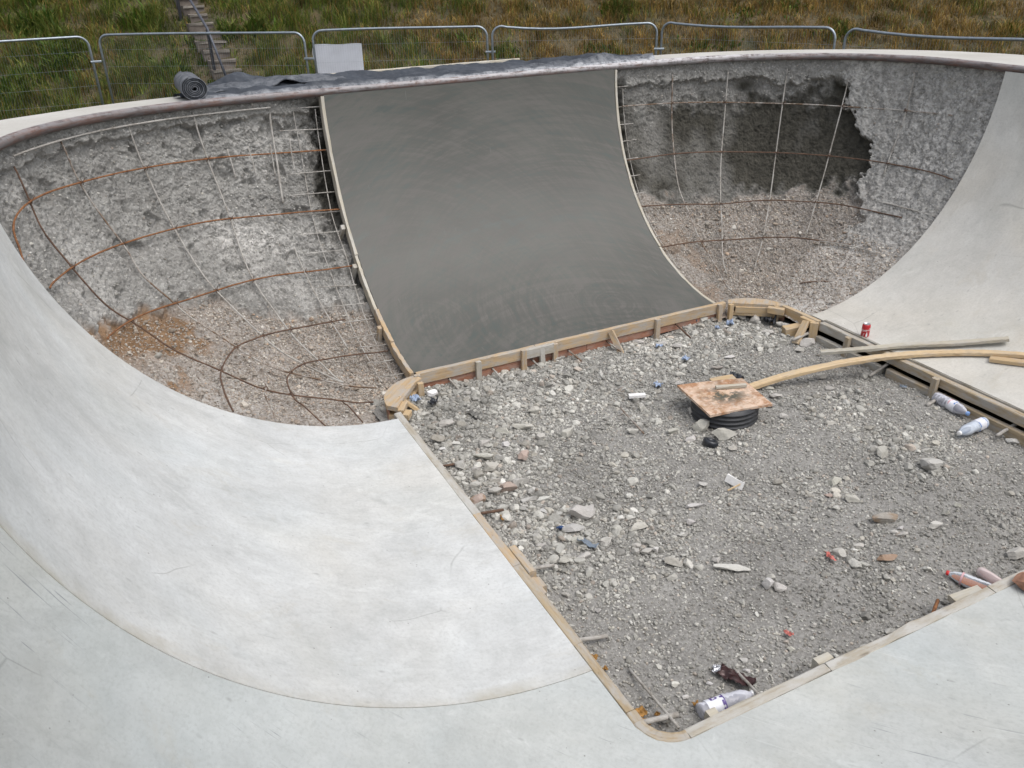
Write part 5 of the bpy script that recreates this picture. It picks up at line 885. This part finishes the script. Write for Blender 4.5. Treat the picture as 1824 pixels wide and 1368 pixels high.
# ------------------------------------------------------------------ grass on the bank
def blades(n, x0, x1, y0, y1, rng, hmul=1., weeds=0):
    x = rng.uniform(x0, x1, n); y = rng.uniform(y0, y1, n)
    if weeds: k = rng.integers(0, weeds, n); cx, cy = rng.uniform(x0, x1, weeds), rng.uniform(y0, y1, weeds); x = cx[k] + rng.normal(0, .22, n); y = cy[k] + rng.normal(0, .16, n)
    q = np.stack([x, y, x * 0], -1); cl = fbm(q * 1.9, 3, 7); keep = (cl + rng.uniform(-.5, .5, n)) > -.38
    d = np.hypot(x - 1, y - 4); keep &= d > 8.3
    st = np.stack([x, y], -1) - s0[:2]; al = st @ ud[:2]; ac = st @ wv[:2]; keep &= ~((np.abs(ac - .10 + .05 * np.sin(al * 9)) < .21 + .05 * np.sin(al * 23)) & (al > -.3) & (al < 3.9))
    x, y, q, cl = x[keep], y[keep], q[keep], cl[keep]; n = len(x)
    dry = np.clip(sstep(-4.2, 1.2, x + 1.6 * fbm(q * .5, 3, 23) - .35 * (y - 17.5)) + .85 * fbm(q * .9, 4, 29), 0, 1); dry *= 1 - .55 * sstep(3.6, 7.5, x + .8 * fbm(q * .6, 2, 5)) * sstep(18.6, 16.4, y)
    near = sstep(.9, .35, np.abs(ac[keep] + .02)) * (al[keep] > -.5) * (al[keep] < 4)
    h = hmul * rng.uniform(.10, .36, n) * (1 + .8 * cl) * (1 - .42 * dry) * (1 - .55 * sstep(4.5, 7, x) * sstep(18, 16, y)) * (1 - .5 * near); w = rng.uniform(.0035, .0085, n) * (3.4 if weeds else 1)
    az = rng.uniform(0, 2 * np.pi, n) + .8 * cl; ln = h * rng.uniform(.2, 1.15, n); dx, dy = np.cos(az), np.sin(az); z = hill_z(x, y) - .02; B = np.stack([x, y, z], -1)
    sd_ = np.stack([-dy, dx, dx * 0], -1) * w[:, None]; mid = B + np.stack([dx * ln * .3, dy * ln * .3, h * .6], -1); tip = B + np.stack([dx * ln, dy * ln, h * rng.uniform(.8, 1., n)], -1)
    V = np.stack([B - sd_, B + sd_, mid - sd_ * .8, mid + sd_ * .8, tip], 1); i = np.arange(n)[:, None] * 5; F = np.concatenate([i + [0, 1, 3], i + [0, 3, 2], i + [2, 3, 4]], 0)
    g = np.array([(.085, .130, .018), (.125, .150, .022), (.058, .095, .016), (.165, .165, .040)])[rng.integers(0, 4, n)]; b = np.array([(.235, .142, .036), (.17, .10, .028), (.30, .205, .065), (.14, .115, .028)])[rng.integers(0, 4, n)]
    mixv = (rng.uniform(0, 1, n) < np.clip(dry * .95 + .10, 0, 1))[:, None]; t = np.where(mixv, b, g) * rng.uniform(.7, 1.25, (n, 1)) * (1 + .75 * np.clip(fbm(q * 2.6, 3, 37), -.9, .9))[:, None]
    if weeds: t = g * (.85, 1., .9) * rng.uniform(.6, 1.15, (n, 1))
    t = np.repeat(t[:, None], 5, 1); T = np.concatenate([np.clip(t, .005, 1), np.ones((n, 5, 1))], -1)
    return V.reshape(-1, 3), F, T.reshape(-1, 4)
Vs, Fs, Ts, nv = [], [], [], 0
for args in ((230000, -14, 14, 15.2, 22.5, RNG, 1.), (30000, -15, -6, 8.5, 15.6, RNG, 1.), (40000, 4, 15, 9.5, 16, RNG, .45), (5000, -13, -5, 16.4, 21.5, RNG, 1.1, 30), (2200, -3, 11, 17., 21.5, RNG, .8, 16)):
    V, F, T = blades(*args); Vs.append(V); Fs.append(F + nv); Ts.append(T); nv += len(V)
tag(obj('grass', np.concatenate(Vs), np.concatenate(Fs), M['grass'], None, False, {'tone': ('FLOAT_COLOR', np.concatenate(Ts))}, origin=(0, 17, 0)), 'long grass on the bank, green at the left and dry brown at the right', 'grass', kind='stuff')

# ------------------------------------------------------------------ camera, daylight
cam = bpy.data.cameras.new('camera'); cam.sensor_width = 36; cam.lens = 1483.162 / 1824 * 36; cam.clip_start = .05; cam.clip_end = 600
co = bpy.data.objects.new('camera', cam); COL.objects.link(co); co.location = (0, 0, 2.9); co.rotation_euler = (Matrix.Rotation(R(90 - 27.416), 4, 'X') @ Matrix.Rotation(R(-1.395), 4, 'Z')).to_euler(); SC.camera = co
SUN_EL, SUN_AZ = R(64), R(128)
w = bpy.data.worlds.new('World'); SC.world = w; w.use_nodes = True; nt = w.node_tree; bg = nt.nodes['Background']; sky = nt.nodes.new('ShaderNodeTexSky'); sky.sky_type = 'NISHITA'; sky.sun_disc = False; sky.sun_elevation = SUN_EL; sky.sun_rotation = SUN_AZ
sky.air_density = 1.0; sky.dust_density = 4.0; sky.ozone_density = .6; hs = nt.nodes.new('ShaderNodeHueSaturation'); hs.inputs['Saturation'].default_value = .35; nt.links.new(sky.outputs[0], hs.inputs['Color']); nt.links.new(hs.outputs[0], bg.inputs[0]); bg.inputs[1].default_value = .15
sl = bpy.data.lights.new('sun', 'SUN'); sl.energy = .5; sl.angle = R(40); sl.color = (1, .98, .935); so = bpy.data.objects.new('sun', sl); COL.objects.link(so); so.location = (0, 0, 20)
dirv = Vector((math.sin(SUN_AZ) * math.cos(SUN_EL), math.cos(SUN_AZ) * math.cos(SUN_EL), math.sin(SUN_EL))); so.rotation_euler = dirv.to_track_quat('Z', 'Y').to_euler()
SC.view_settings.view_transform = 'Standard'; SC.view_settings.look = 'None'; SC.view_settings.exposure = 0.62; SC.view_settings.gamma = 1.0
SC.cycles.max_bounces = 8; SC.cycles.transparent_max_bounces = 12
